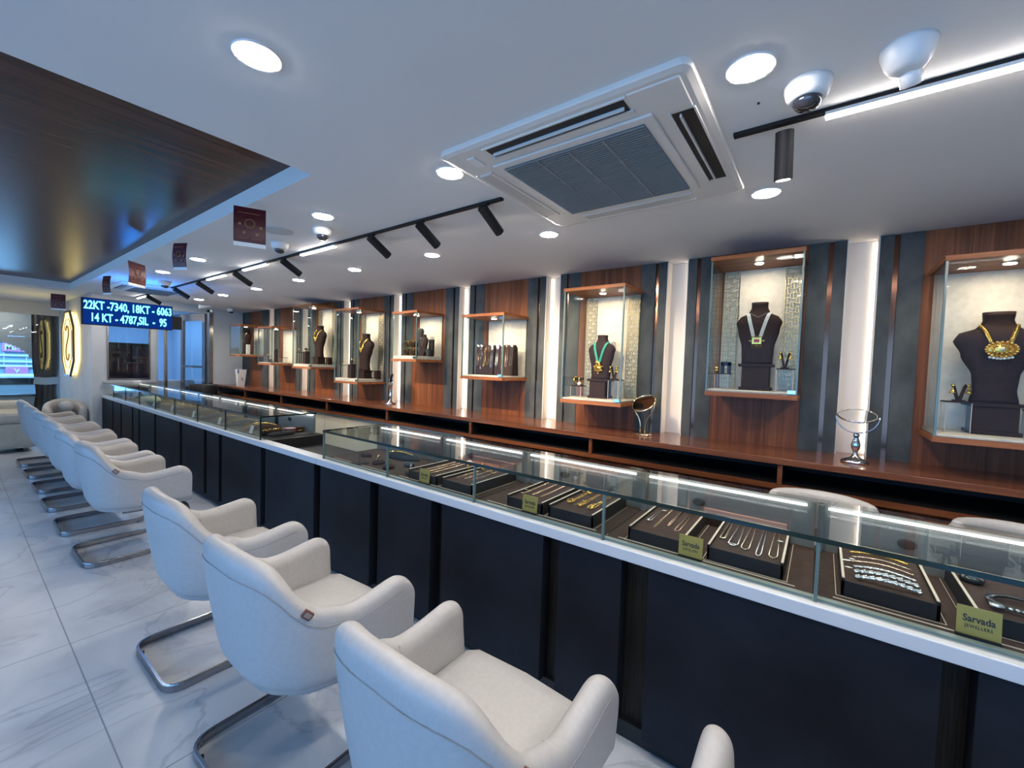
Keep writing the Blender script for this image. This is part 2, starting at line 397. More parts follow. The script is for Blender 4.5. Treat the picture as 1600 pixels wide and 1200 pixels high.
# spandrel: strips following the arch
N = 26
for i in range(N):
    xa = AX0+(AX1-AX0)*i/N; xb = AX0+(AX1-AX0)*(i+1)/N; xm = (xa+xb)/2
    u = max(0, (xm-.45)/(AX1-.45)); zt = AZ0+.45+(AZ1-AZ0-.45)*math.sqrt(max(0, 1-u**2.4))
    B(bm, xa, xb+.0005, 14.45, 14.6, zt, 2.6)
B(bm, AX1, 1.6, 14.45, 14.6, AZ0, 2.6)
struct(finish('wall_far_left', bm, wall_paint))
w3 = struct(box('window_3', AX0, AX1, 14.43, 14.46, AZ0-.02, AZ0+.03, steel))
box('window_pane', AX0+.01, AX1-.01, 14.51, 14.516, AZ0+.03, 1.70, shop_glass, w3)
t_ = thing('curtain', 'tall brown curtain gathered beside the arched window at far left', 'curtain', (1.33, 14.1, 0))
def drape(x0, x1, z0, z1, pinch=0):
    rings = []; n_ = 40
    for k in range(9):
        zz = z0+(z1-z0)*k/8; w = (x1-x0)*(1-pinch*math.exp(-((k-2.2)/1.2)**2)); cx = (x0+x1)/2; ring = []
        for i in range(n_): s = i/(n_-1); ring.append((cx+w*(s-.5), .035*math.sin(s*26)+.0, zz))
        for i in range(n_): s = 1-i/(n_-1); ring.append((cx+w*(s-.5), .035*math.sin(s*26)+.012, zz))
        rings.append(ring)
    b_ = bmesh.new(); loft(b_, rings); return b_
finish('drape', drape(-.20, .22, .01, 2.32, .25), curtain_m, t_, True)
bm = bmesh.new(); sweep(bm, [(-.18, -.05, .86), (.0, -.07, .84), (.2, -.05, .86)], rect(.01, .16)); finish('tie_back', bm, cream_plastic, t_)
hd = thing('door_handle', 'black bar pull handle on the glass partition at far left', 'handle', (1.36, 13.34, 1.17))
bm = bmesh.new(); sweep(bm, [(0, -.05, -.22), (0, -.05, .22)], circ(.016, 10))
for s in (-.17, .17): sweep(bm, [(0, .05, s), (0, -.05, s)], circ(.012, 8))
finish('bar', bm, black_metal, hd, True)
# street outside the arch
struct(box('ground_outside', -8, 8, 16.0, 34, -.3, -.05, concrete)); bpy.data.objects['ground_outside'].name = 'floor_outside'
bl = thing('street_building', 'bluish building front across the street, seen through the arched window', 'building', (.9, 24.4, -.05))
bm = bmesh.new(); B(bm, -5, 4, 0, .3, 0, 7); finish('facade', bm, plain('street_facade', (.30, .45, .62), .7), bl)
bm = bmesh.new()
for zz in (.35, .95, 1.12, 1.35, 1.9, 2.3): B(bm, -5, 4, -.12, 0, zz, zz+.07)
finish('ledge', bm, plain('street_ledge', (.75, .80, .85), .6), bl)
bm = bmesh.new()
for i in range(16): B(bm, -4.6+i*.55, -4.57+i*.55, -.08, 0, .95, 1.9)
finish('railing', bm, plain('street_rail', (.6, .65, .7), .6), bl)
pink = plain('pink_sign', (.75, .22, .42), .6)
sg = thing('shop_sign', 'pink shop sign with white letters across the street at far left', 'sign', (1.58, 24.32, 1.63))
box('board', -.36, .36, -.08, .08, -.15, .15, pink, sg)
text('lettering', 'MAY', .30, face_mat((0, -.09, 0), (1, 0, 0), (0, 0, 1)), paper, sg, .008, .006)
sg = thing('shop_sign', 'lower pink sign with a white V, across the street', 'sign', (1.57, 24.32, .75))
box('board', -.28, .28, -.08, .08, -.16, .16, pink, sg)
text('lettering', 'V', .22, face_mat((0, -.09, 0), (1, 0, 0), (0, 0, 1)), paper, sg, .008, .006)
cr = thing('car', 'pale parked car outside, low in the arched window', 'car', (1.1, 18.3, -.05))
prof = [(-1.6, .2), (-1.55, .55), (-.9, .62), (-.5, .88), (.6, .88), (1.0, .62), (1.55, .55), (1.6, .2)]
bm = bmesh.new(); rings = [[(x_, yy, z_) for x_, z_ in prof] for yy in (-.8, .8)]; loft(bm, rings); finish('body', bm, plain('car_paint', (.72, .78, .82), .3), cr, bevel=.06)
bm = bmesh.new(); B(bm, -.45, .5, -.82, -.79, .64, .82); finish('window', bm, black, cr)
for x_ in (-1.2, 1.2):
    bm = bmesh.new(); lathe(bm, [(.22, -.1), (.22, .1)], (x_, -.72, .22), 20, R=Matrix.Rotation(PI/2, 3, 'X')); finish('wheel', bm, black, cr)

# ================================================= FEATURE WALL: niches, bays, wall cases
PX = 3.25; BZ = 1.03
niches = [-1.215, -.155, .905, 1.98, 3.06, 4.15, 5.225, 6.34, 7.44]
NW = .15
pos_n = ['behind the near edge of the frame', 'behind the round chrome swivel mirror, rightmost', 'between the pearl-necklace case and the green-cord case', 'between the green-cord case and the case of hanging chains', 'just left of the case of hanging chains', 'beside the small round mirror, behind the bangle case', 'left of the tall case with the curved gold necklace', 'lit strip glowing behind the tall case reflecting the price board', 'narrow lit strip nearest the far corner']
for i, y in enumerate(niches):
    if i == 0: continue
    t_ = thing('lit_niche', 'white lit wall niche, ' + pos_n[i], 'wall niche', (3.25, y, BZ), 0, 'lit niches of the feature wall')
    h = CZ-BZ-.002
    bm = bmesh.new(); B(bm, .10, .12, -NW/2, NW/2, 0, h); B(bm, .0, .10, -NW/2, -NW/2+.006, 0, h); B(bm, .0, .10, NW/2-.006, NW/2, 0, h)
    finish('niche_lining', bm, niche_white, t_)
    s = -1 if i in (1, 2) else 1
    y1 = s*(NW/2-.012)
    box('light_strip', .083, .097, min(y1, y1+s*.004), max(y1, y1+s*.004), .01, h-.01, em_niche, t_)
bays = []
for a, c in zip(niches, niches[1:]): bays.append((a+NW/2, c-NW/2))
bays.append((7.44+NW/2, 8.6))
bay_names = ['behind the rightmost big gold pendant case', 'behind the pearl-necklace case', 'behind the green-cord necklace case', 'behind the case of hanging chains', 'behind the bangle case', 'behind the tall case with the curved gold necklace', 'behind the tall case reflecting the price board', 'behind the low watch case', 'nearest the far corner, behind the last case']
for i, (a, c) in enumerate(bays):
    t_ = thing('wall_panel', 'dark stone and walnut wall panel ' + bay_names[i], 'wall panel', (PX, (a+c)/2, BZ), 0, 'wall panels between the lit niches')
    L = (c-a)/2; h = CZ-BZ-.002; ww = .265 if i < 8 else .22; sp = L-.075
    for s in (-1, 1):
        for (p, q) in ((ww, sp-.012), (sp+.012, L)):
            yy = sorted((s*p, s*q)); box('stone_slab', 0, .10, yy[0]+.0008, yy[1]-.0008, 0, h, stone, t_)
        yy = sorted((s*(sp-.012), s*(sp+.012))); box('bronze_strip', .012, .09, yy[0], yy[1], 0, h, bronze, t_)
    box('walnut_board', .004, .10, -ww, ww, 0, h, wood_wall, t_)

# bench under the displays
bn = thing('display_bench', 'long glossy walnut wall bench with dark open recesses', 'bench', (0, 0, 0))
box('bench_top', 2.80, 3.349, -3.1, 8.61, .995, BZ, wood_bench, bn, .002)
box('lower_shelf', 2.832, 3.34, -3.1, 8.6, .853, .877, black, bn)
box('shelf_rail', 2.82, 2.832, -3.1, 8.6, .85, .88, wood_bench, bn)
box('recess_back', 3.30, 3.34, -3.1, 8.6, .88, .995, black, bn)
for y in [-2.2, -1.02, .17, 1.35, 2.54, 3.75, 4.95, 6.15, 7.36]: box('divider_body', 2.83, 3.30, y-.011, y+.011, .88, .995, black, bn); box('divider_face', 2.815, 2.83, y-.012, y+.012, .88, .995, wood_bench, bn)
y = -3.1; k = 0
while y < 8.5: box('cabinet_door', 2.86, 2.88, y+.002, min(y+.48, 8.6)-.002, .08, .85, cream_door if y > 2.4 else wood_wall, bn); y += .48
box('cabinet_body', 2.88, 3.34, -3.1, 8.6, 0, .85, black, bn)

def lattice(y0, y1, z0, z1, x, parent):
    """brass screen: stacked zig-zag bands joined by short uprights"""
    bm = bmesh.new(); n_ = 3; cw = (y1-y0)/n_; rh = .030; w = .0040
    nz = int((z1-z0)/rh)
    def bar(p, q): sweep(bm, [(x, p[0], p[1]), (x, q[0], q[1])], rect(w, .004), (1, 0, 0))
    for r in range(nz+1):
        zc = z0+r*(z1-z0)/nz
        for k in range(n_):
            ya = y0+k*cw; ym = ya+cw/2; s = (.008 if (k+r) % 2 else -.008)
            bar((ya, zc), (ym, zc+s)); bar((ym, zc+s), (ya+cw, zc))
            if r < nz:
                z2 = z0+(r+1)*(z1-z0)/nz
                if (k+r) % 2 == 0: bar((ym, zc-.008), (ym, z2-.0)) if False else bar((ym, zc+s), (ym, z2+(.008 if (k+r+1) % 2 else -.008)))
                else: bar((ya, zc), (ya, z2))
    for yy in (y0, y1): bar((yy, z0), (yy, z1))
    finish('brass_lattice', bm, brass_lat, parent)

WX = 2.87
cases = [  # y0, y1, z0(slab bottom), z1(top of top slab), lattice, label
 (-.94, -.445, 1.20, 2.10, 0, 'glass wall case with large gold pendant necklace on a bust, at the right edge'),
 (.11, .60, 1.36, 2.225, 1, 'tall glass wall case holding the white pearl necklace with square pendant'),
 (1.155, 1.65, 1.235, 2.12, 1, 'tall glass wall case holding the green cord necklace'),
 (2.235, 2.73, 1.375, 1.97, 0, 'low glass wall case with chains hanging on two brown boards'),
 (3.36, 3.76, 1.52, 2.05, 0, 'low glass wall case with gold bangles on round stands'),
 (4.38, 4.89, 1.235, 2.14, 1, 'tall glass wall case with curved multi-strand gold necklace on a bust'),
 (5.45, 5.95, 1.385, 2.25, 1, 'tall glass wall case reflecting the blue price board'),
 (6.57, 7.04, 1.41, 1.99, 0, 'low glass wall case with a watch on a stand'),
 (7.70, 8.12, 1.53, 2.06, 0, 'small glass wall case nearest the far corner')]
case_roots = []
for i, (y0, y1, z0, z1, lat, lab) in enumerate(cases):
    t_ = thing('wall_display_case', lab, 'display case', (PX, (y0+y1)/2, z0), 0, 'glass cases on the feature wall'); case_roots.append(t_)
    L = (y1-y0)/2; h = z1-z0; d = WX-PX
    box('base_slab', d, .0, -L, L, 0, .026, wood_trim, t_); box('top_slab', d, .0, -L, L, h-.024, h, wood_trim, t_)
    box('cream_pad', d+.012, -.012, -L+.012, L-.012, .026, .040 if i not in (4, 5, 6) else .062, cream_cloth, t_, .004)
    box('back_panel', -.008, -.002, -L+.02, L-.02, .04, h-.024, cream_cloth, t_)
    ed = .0
    for nm_, (a, b_, c, e_) in {'front_pane': (d+.004, d+.012, -L+.004, L-.004), 'side_pane': (d+.012, -.004, L-.012, L-.004)}.items():
        box('glass_pane', a, b_, c, e_, .026, h-.024, glass_m, t_)
    box('glass_pane', d+.012, -.004, -L+.004, -L+.012, .026, h-.024, glass_m, t_)
    for s in (-1, 1):
        ya, yb = sorted((s*(L-.003), s*(L-.0125))); box('glass_corner', d+.003, d+.0135, ya, yb, .027, h-.025, glass_edge_l, t_)
    for zz in (.035, h-.06): box('clamp', d, d+.016, -L+.01, -L+.05, zz, zz+.02, chrome, t_)
    if lat:
        for s in (-1, 1):
            ya, yb = sorted((s*(L-.02), s*(L-.115))); lattice(ya, yb, .05, h-.04, -.018, t_)
    sp = bpy.data.objects.new('case_spotlight', None); COL.objects.link(sp); sp.parent = t_; sp.location = (d*.55, 0, h-.024)
    bm = bmesh.new(); lathe(bm, [(.026, -.006), (.030, -.003), (.030, 0)], (0, 0, 0), 18); finish('bezel', bm, chrome, sp)
    bm = bmesh.new(); lathe(bm, [(.021, -.0075), (.021, -.0065)], (0, 0, 0), 16); finish('bulb', bm, em_sp, sp)
    bmw = box('bracket', -.09, 0, -.24 if i < 8 else -.2, .24 if i < 8 else .2, -.16, 0, wood_wall, t_) if i in () else None
# ================================================= CEILING FITTINGS
dl = thing('downlight', 'round recessed ceiling downlight', 'ceiling light', (0, 0, CZ), 0, 'recessed downlights')
bm = bmesh.new(); lathe(bm, [(.052, -.004), (.060, -.004), (.0615, 0)], (0, 0, 0), 32); lathe(bm, [(.052, -.003), (.052, 0)], (0, 0, 0), 32)
finish('trim_ring', bm, white_plastic, dl)
bm = bmesh.new(); lathe(bm, [(.051, -.0055), (.051, -.0045)], (0, 0, 0), 32); finish('diffuser', bm, em_dl, dl)
dls = [((.52, 1.29), 'at the top left, near the wood recess'), ((1.31, .20), 'nearest, just right of the air conditioner'), ((1.31, 1.34), 'at the left corner of the air conditioner'),
 ((1.30, 2.35), 'above the two dome cameras'), ((1.29, 4.32), 'between the second and first hanging posters'), ((1.29, 5.30), 'beside the far dome camera'),
 ((2.24, .25), 'right of the air conditioner, on the wall side'), ((2.24, 1.41), 'in front of the green-cord necklace case'), ((2.21, 2.43), 'in front of the case of hanging chains'),
 ((2.20, 3.43), 'in front of the bangle case'), ((2.19, 4.42), 'in front of the curved gold necklace case'), ((2.21, 5.46), 'wall side, fifth from the air conditioner'),
 ((2.20, 6.44), 'wall side, sixth from the air conditioner'), ((2.19, 7.30), 'wall side, farthest')]
hid = [((.2, 11.5), 'added out of sight at far left to brighten the far wall'), ((-.8, 12.5), 'added out of sight beyond the sofa to brighten the far wall'), ((.7, 13.95), 'added out of sight in front of the arched window to brighten its wall'), ((2.24, -.8), 'out of sight to the right'), ((1.31, -.8), 'out of sight above the camera'), ((.52, .2), 'out of sight, above left'), ((.52, -.8), 'out of sight behind')]  # the far-left three are unseen extras, added to brighten the walls there
first = True
for (x, y), w in dls:
    lab = 'round recessed ceiling downlight ' + w
    if first: dl.location = (x, y, CZ); dl['label'] = lab; first = False
    else: dup(dl, (x, y, CZ), 0, lab)
for (x, y), w in hid: dup(dl, (x, y, CZ if y < 8 else 2.54), 0, 'round recessed ceiling downlight ' + w)
for (x, y), w in [((1.82, 9.3), 'above the price board, at the far end'), ((2.42, 9.2), 'over the far doorway'), ((.66, 9.3), 'far left beyond the wood recess'), ((.50, 10.0), 'farthest left')]:
    dup(dl, (x, y, 2.54), 0, 'round recessed ceiling downlight ' + w)

em_lens = emis('spot_lens_glow', (1.0, .86, .66), 25)
# magnetic tracks with their linear lights
def track(y0, y1, lab):
    o = box('light_track', 1.628, 1.652, y0, y1, CZ-.012, CZ, black_metal); tag(o, lab, 'light track'); return o
track(1.31, 6.40, 'long thin black ceiling track running away from the air conditioner')
track(-1.4, .29, 'short black ceiling track at the right, beside the nearest dome camera')
def linear(y0, y1, lab):
    t_ = thing('linear_light', lab, 'ceiling light', (1.64, (y0+y1)/2, CZ-.012), 0, 'linear lights on the tracks'); L = (y1-y0)/2
    box('housing', -.012, .012, -L, L, -.010, 0, white_plastic, t_); box('diffuser', -.011, .011, -L+.003, L-.003, -.016, -.010, em_lin, t_)
linear(-1.35, .035, 'long bright linear track light at the upper right'); linear(2.80, 3.27, 'bright linear light on the long track, nearest of four')
linear(3.85, 4.33, 'bright linear light on the long track, second from the air conditioner'); linear(4.74, 5.22, 'bright linear light on the long track, third from the air conditioner')
track(7.24, 7.95, 'short black ceiling track at the far end, past the distant air conditioner')
linear(7.5, 7.92, 'bright linear light at the far end, just above the price board')
sl = thing('track_spotlight', 'x', 'spotlight', (1.64, 0, CZ-.012), 0, 'black track spotlights')
bm = bmesh.new(); sweep(bm, [(0, 0, 0), (0, 0, -.02)], circ(.008, 8)); B(bm, -.01, .01, -.03, .03, -.006, 0); finish('stem', bm, black_metal, sl)
Rs = Matrix.Rotation(math.radians(-60), 3, 'Y')   # axis leaning to the wall (+x) and down
def cyl(bm, r, a, b_): lathe(bm, [(r, -a), (r, -b_)], (0, 0, -.022), 20, R=Rs)
bm = bmesh.new(); cyl(bm, .026, -.012, .158); finish('barrel', bm, black_metal, sl, False)
bm = bmesh.new(); cyl(bm, .019, .1582, .1592); finish('lens', bm, em_lens, sl)
def lamp(par, loc, R_, energy, ang):
    l = bpy.data.lights.new('spot_beam', 'SPOT'); l.energy = energy; l.color = (1.0, .80, .56); l.spot_size = math.radians(ang); l.spot_blend = .7; l.shadow_soft_size = .02
    o = bpy.data.objects.new('spot_beam', l); COL.objects.link(o); o.parent = par; o.location = loc; o.rotation_euler = R_.to_euler(); return o
lamp(sl, Vector((0, 0, -.022))+Rs @ Vector((0, 0, -.162)), Rs, 75, 62)
sp_l = ['nearest the air conditioner on the long track', 'second from the air conditioner on the long track', 'third from the air conditioner on the long track', 'just past the nearest linear light', 'just past the second linear light', 'just past the third linear light', 'beside the far dome camera', 'farthest, just above the price board']
for i, y in enumerate([1.43, 1.91, 2.38, 3.56, 4.51, 5.49, 6.27, 7.40]):
    lab = 'black cylinder spotlight, ' + sp_l[i]
    if i == 0: sl.location = (1.64, y, CZ-.012); sl['label'] = lab
    else: dup(sl, (1.64, y, CZ-.012), 0, lab)
sl2 = thing('track_spotlight', 'large black cylinder spotlight under the nearest dome camera', 'spotlight', (1.64, .14, CZ-.012), 0, 'black track spotlights')
bm = bmesh.new(); sweep(bm, [(0, 0, 0), (0, 0, -.03)], circ(.008, 8)); finish('stem', bm, black_metal, sl2)
R2 = Matrix.Rotation(math.radians(-14), 3, 'Y')
bm = bmesh.new(); lathe(bm, [(.026, .0), (.027, -.148)], (0, 0, -.022), 24, R=R2); finish('barrel', bm, black_metal, sl2)
bm = bmesh.new(); lathe(bm, [(.020, -.1482), (.020, -.1492)], (0, 0, -.022), 20, R=R2); finish('lens', bm, em_lens, sl2); lamp(sl2, Vector((0, 0, -.022))+R2 @ Vector((0, 0, -.153)), R2, 20, 60)

# dome cameras
dc = thing('dome_camera', 'white dome security camera above the big black spotlight', 'security camera', (1.47, .075, CZ), 0, 'ceiling dome cameras')
bm = bmesh.new(); lathe(bm, [(.058, 0), (.058, -.012), (.052, -.034), (.043, -.046), (.030, -.046)], (0, 0, 0), 32); finish('housing', bm, white_plastic, dc, True)
bm = bmesh.new(); lathe(bm, [(.036, -.044), (.035, -.055), (.028, -.066), (.016, -.073), (.001, -.075)], (0, 0, 0), 28); finish('dome', bm, camera_dark, dc, True)
dup(dc, (1.42, 2.57, CZ), 0, 'white dome security camera under the downlight, nearer of the middle pair')
dup(dc, (1.43, 3.16, CZ), .4, 'white dome security camera between the nearest poster and the track')
dup(dc, (1.47, 5.97, CZ), .8, 'white dome security camera at the far end of the track')
dup(dc, (2.9, 8.15, CZ), 1.2, 'small dark-domed security camera by the end wall door')
tc = thing('turret_camera', 'white turret security camera overlapping the long linear light', 'security camera', (1.44, -.13, CZ), math.radians(160))
bm = bmesh.new(); lathe(bm, [(.056, 0), (.056, -.010), (.046, -.040), (.036, -.056), (.02, -.062)], (0, 0, 0), 32); finish('housing', bm, white_plastic, tc, True)
bm = bmesh.new(); lathe(bm, [(.020, .02), (.024, -.030), (.022, -.052), (.016, -.054)], (-.014, 0, -.035), 24, R=Matrix.Rotation(math.radians(32), 3, 'Y')); finish('barrel', bm, white_plastic, tc, True)
bm = bmesh.new(); lathe(bm, [(.015, -.0545), (.013, -.050)], (-.014, 0, -.035), 20, R=Matrix.Rotation(math.radians(32), 3, 'Y')); finish('lens', bm, camera_dark, tc)
sk = thing('ceiling_speaker', 'flat round white ceiling speaker behind the nearest poster', 'speaker', (1.29, 2.87, CZ))
bm = bmesh.new(); lathe(bm, [(.088, 0), (.088, -.005), (.08, -.007), (.078, -.005), (.001, -.005)], (0, 0, 0), 36); finish('grille', bm, plain('speaker_grille', (.48, .48, .47), .6), sk)
sm = thing('sprinkler', 'tiny dark fitting in the ceiling between downlight and dome camera', 'ceiling fitting', (1.49, .20, CZ))
bm = bmesh.new(); lathe(bm, [(.004, 0), (.003, -.004)], (0, 0, 0), 10); finish('cap', bm, black_metal, sm)

# cassette air conditioners
def cassette(x0, x1, y0, y1, z, lab, mat_body, rots=False):
    cx, cy = (x0+x1)/2, (y0+y1)/2; w, l = (x1-x0)/2, (y1-y0)/2
    t_ = thing('cassette_air_conditioner', lab, 'air conditioner', (cx, cy, z))
    def rr(hw, hl, r, z_):
        pts = []
        for qx, qy, a0 in ((1, 1, 0), (-1, 1, PI/2), (-1, -1, PI), (1, -1, 1.5*PI)):
            for k in range(6):
                a = a0+k*PI/10; pts.append((qx*(hw-r)+r*math.cos(a), qy*(hl-r)+r*math.sin(a), z_))
        return pts
    iw, il = w*.67, l*.68
    ow, ol = w*.83, l*.83
    bm = bmesh.new()
    # panel body as a ring: outer plate then sloped face, with slots left open
    vr = loft(bm, [rr(w, l, .035, 0), rr(w, l, .035, -.012), rr(w-.003, l-.003, .033, -.0165), rr(w*.955, l*.955, .03, -.021)], cap=True)
    finish('panel', bm, mat_body, t_)
    zb = -.021
    bm = bmesh.new()
    B(bm, -iw, iw, -il, il, zb-.010, zb)
    finish('grille_frame', bm, mat_body, t_, bevel=.004)
    bm = bmesh.new(); B(bm, -iw+.035, iw-.035, -il+.035, il-.035, zb-.0125, zb-.0105); finish('grille_back', bm, plain('grille_dark' + lab[:3], (.10, .105, .105), .7), t_)
    bm = bmesh.new(); n_ = 40
    for k in range(n_):
        xx = -iw+.04+(2*iw-.08)*k/(n_-1); B(bm, xx-.0026, xx+.0026, -il+.035, il-.035, zb-.017, zb-.0125)
    for k in (-1, 0, 1): B(bm, -iw+.045, iw-.045, k*il*.42-.003, k*il*.42+.003, zb-.018, zb-.0125)
    finish('grille', bm, grille_grey, t_)
    # four outlets with louvres
    sw = w*.74
    for (dx, dy) in ((-1, 0), (1, 0), (0, -1), (0, 1)):
        ln = .57*(l if dx else w)
        c0, c1 = (w*.765, w*.905)
        def bb(bm_, a0, a1, l_, z0, z1):
            lo, hi = sorted((a0, a1))
            if dx: lo, hi = sorted((dx*a0, dx*a1)); B(bm_, lo, hi, -l_, l_, z0, z1)
            else: lo, hi = sorted((dy*a0, dy*a1)); B(bm_, -l_, l_, lo, hi, z0, z1)
        open_ = (dx == -1 or dy == -1)
        if open_:
            bm = bmesh.new(); bb(bm, c0, c1, ln, zb-.0015, zb-.0005); finish('air_outlet', bm, black, t_)
            bm = bmesh.new(); bb(bm, c0+.022, c0+.027, ln-.01, zb-.012, zb-.0015); finish('louvre', bm, cream_plastic, t_)
        bm = bmesh.new()
        bb(bm, c0-.008, c0, ln+.01, zb-.006, zb); bb(bm, c1, c1+.006, ln+.01, zb-.006, zb)
        if not open_: bb(bm, c0, c1, ln, zb-.004, zb)
        finish('outlet_frame', bm, mat_body, t_)
        if not open_:
            bm = bmesh.new(); bb(bm, c0+.01, c1-.008, ln-.008, zb-.0052, zb-.0042); finish('louvre', bm, plain('flap%d%d%s' % (dx, dy, lab[:2]), (.48, .46, .43), .4), t_)
    bm = bmesh.new(); B(bm, -w*.925, -w*.60, -l*.925, -l*.60, zb-.0035, zb+.01); finish('corner_cover', bm, mat_body, t_, bevel=.004)
    bm = bmesh.new(); B(bm, -w*.86, -w*.70, l*.72, l*.80, zb-.004, zb); finish('control_cover', bm, white_plastic, t_)
    return t_
cassette(1.163, 2.122, .318, 1.262, CZ, 'large white cassette air conditioner in the middle of the ceiling', cream_plastic)
cassette(1.19, 1.92, 6.42, 7.22, CZ, 'distant blue-lit cassette air conditioner above the price board', white_plastic)

# hanging posters
def poster(x0, x1, y0, y1, z0, z1, lab):
    t_ = thing('hanging_poster', lab, 'poster', ((x0+x1)/2, (y0+y1)/2, z1), math.atan2(y1-y0, x1-x0), 'maroon posters hanging from the ceiling')
    L = math.hypot(x1-x0, y1-y0)/2; h = z1-z0
    n_ = 7
    def cy(s): return .006*math.sin(PI*s)
    def sheet(za, zb_, m, nm_, off=0, th=.0012):
        bm = bmesh.new(); rings = []
        for k in range(n_):
            s = k/(n_-1); zz = za+(zb_-za)*s; q = (h+zz)/h; c_ = -.010*math.sin(PI*q)+off
            rings.append([(-L, c_, zz), (L, c_, zz), (L, c_+th, zz), (-L, c_+th, zz)])
        loft(bm, rings); return finish(nm_, bm, m, t_)
    sheet(-h*.9, 0, maroon, 'print_sheet'); sheet(-h, -h*.9, paper, 'footer')
    bm = bmesh.new(); ring = [(L*.30*math.cos(a*PI/12), -.0125, -h*.42+L*.30*math.sin(a*PI/12)) for a in range(24)]
    sweep(bm, ring, circ(.0022, 5), (0, 1, 0), True)
    for (u, v) in ((-.62, -.45), (.68, -.50), (-.35, -.66), (.45, -.68)): OB(bm, (u*L, -.0125, v*h), (.006, .0006, .006), Matrix.Identity(3))
    for (u0, u1, v) in ((-.7, .6, -.16), (-.75, -.1, -.80), (.1, .8, -.80)): B(bm, u0*L, u1*L, -.0115, -.010, v*h-.0012, v*h+.0012)
    finish('printed_motif', bm, gold_print, t_)
    bm = bmesh.new(); sweep(bm, [(-L*.3, 0, 0), (-L*.3, 0, CZ-z1)], circ(.0008, 4)); finish('thread', bm, paper, t_)
poster(.885, 1.015, 2.46, 2.40, 2.08, 2.28, 'nearest and largest maroon poster hanging below the wood recess edge')
poster(.955, 1.005, 3.68, 3.58, 2.10, 2.285, 'second maroon poster, turned away and curved')
poster(.905, 1.045, 4.66, 4.80, 2.08, 2.28, 'third maroon poster with a bright glint across it')
poster(.945, .985, 5.82, 5.72, 2.09, 2.275, 'fourth maroon poster, narrow, just above the price board')
poster(.83, .96, 8.2, 8.16, 2.06, 2.27, 'farthest maroon poster, at the end of the wood recess')

# LED price board and the one behind it
lb = thing('price_board', 'blue LED price board hanging from the ceiling', 'led sign', (.98, 5.0, 1.855))
box('casing', -.302, .302, -.03, .03, -.112, .112, black_metal, lb)
box('led_face', -.297, .297, -.034, -.030, -.107, .107, None or emis('led_face_glow', (.006, .05, .36), .42), lb)
def led_text(b_, x, z, sz, ft): text('led_text', b_, sz, face_mat((x, -.037, z), (1, 0, 0), (0, 0, 1)), em_led, lb, .001, .0016, fit=ft)
led_text('22KT -7340, 18KT - 6063', -.0, .050, .098, .585); led_text('14 KT - 4787,SIL  -  95', .0, -.052, .098, .50)
bm = bmesh.new(); [sweep(bm, [(sx_, 0, .11), (sx_, 0, CZ-1.855)], circ(.004, 6)) for sx_ in (-.2, .2)]; finish('hanger', bm, black_metal, lb)
lb2 = thing('price_board', 'dark unlit board showing behind the right end of the LED price board', 'led sign', (1.40, 6.2, 1.89))
box('casing', -.28, .28, -.025, .025, -.075, .075, black_metal, lb2)
bm = bmesh.new(); [sweep(bm, [(sx_, 0, .07), (sx_, 0, CZ-1.89)], circ(.004, 6)) for sx_ in (-.2, .2)]; finish('hanger', bm, black_metal, lb2)
box('added_glow_strip', -.24, .12, -.02, .02, .0752, .079, emis('added_blue_glow', (.02, .26, 1.0), 80), lb2)  # glow strip added on the casing to tint the ceiling and far unit blue

# glowing emblem on the left-facing wall
eb = thing('wall_emblem', 'glowing yellow elongated octagon emblem with a curved letter S', 'wall sign', (1.47, 11.58, 1.66))
oc = [(-.25, .60), (.25, .60), (.60, .30), (.60, -.30), (.25, -.58), (-.25, -.58), (-.60, -.30), (-.60, .30)]
bm = bmesh.new(); loft(bm, [[(x_, a*.98, b_) for a, b_ in oc] for x_ in (-.04, -.085)]); finish('face_plate', bm, em_emb, eb)
bm = bmesh.new(); loft(bm, [[(x_, a*1.04, b_*1.03) for a, b_ in oc] for x_ in (-.086, -.10)][:1]+[[(x_, a*1.04, b_*1.03) for a, b_ in oc] for x_ in (-.10,)], cap=False)
sweep(bm, [(-.09, a*1.03, b_*1.02) for a, b_ in oc], rect(.035, .03), (1, 0, 0), True); finish('rim', bm, plain('emblem_rim', (.12, .07, .03), .4), eb)
bm = bmesh.new(); sweep(bm, [(-.02, a*.9, b_*.9) for a, b_ in oc], rect(.02, .02), (1, 0, 0), True); finish('halo_strip', bm, em_halo, eb)
bm = bmesh.new(); S = [(.16, .26), (.05, .36), (-.12, .32), (-.16, .18), (-.02, .06), (.12, -.06), (.15, -.2), (.02, -.32), (-.14, -.28), (-.18, -.18)]
sweep(bm, fillet([(-.092, a, b_) for a, b_ in S], .12, 4), circ(.014, 6), (1, 0, 0)); finish('letter', bm, plain('emblem_line', (.25, .14, .04), .4), eb, True)
bm = bmesh.new(); sweep(bm, [(-.09, a*.72, b_*.78) for a, b_ in oc], circ(.007, 6), (1, 0, 0), True); finish('inner_line', bm, MATS['emblem_line'], eb)
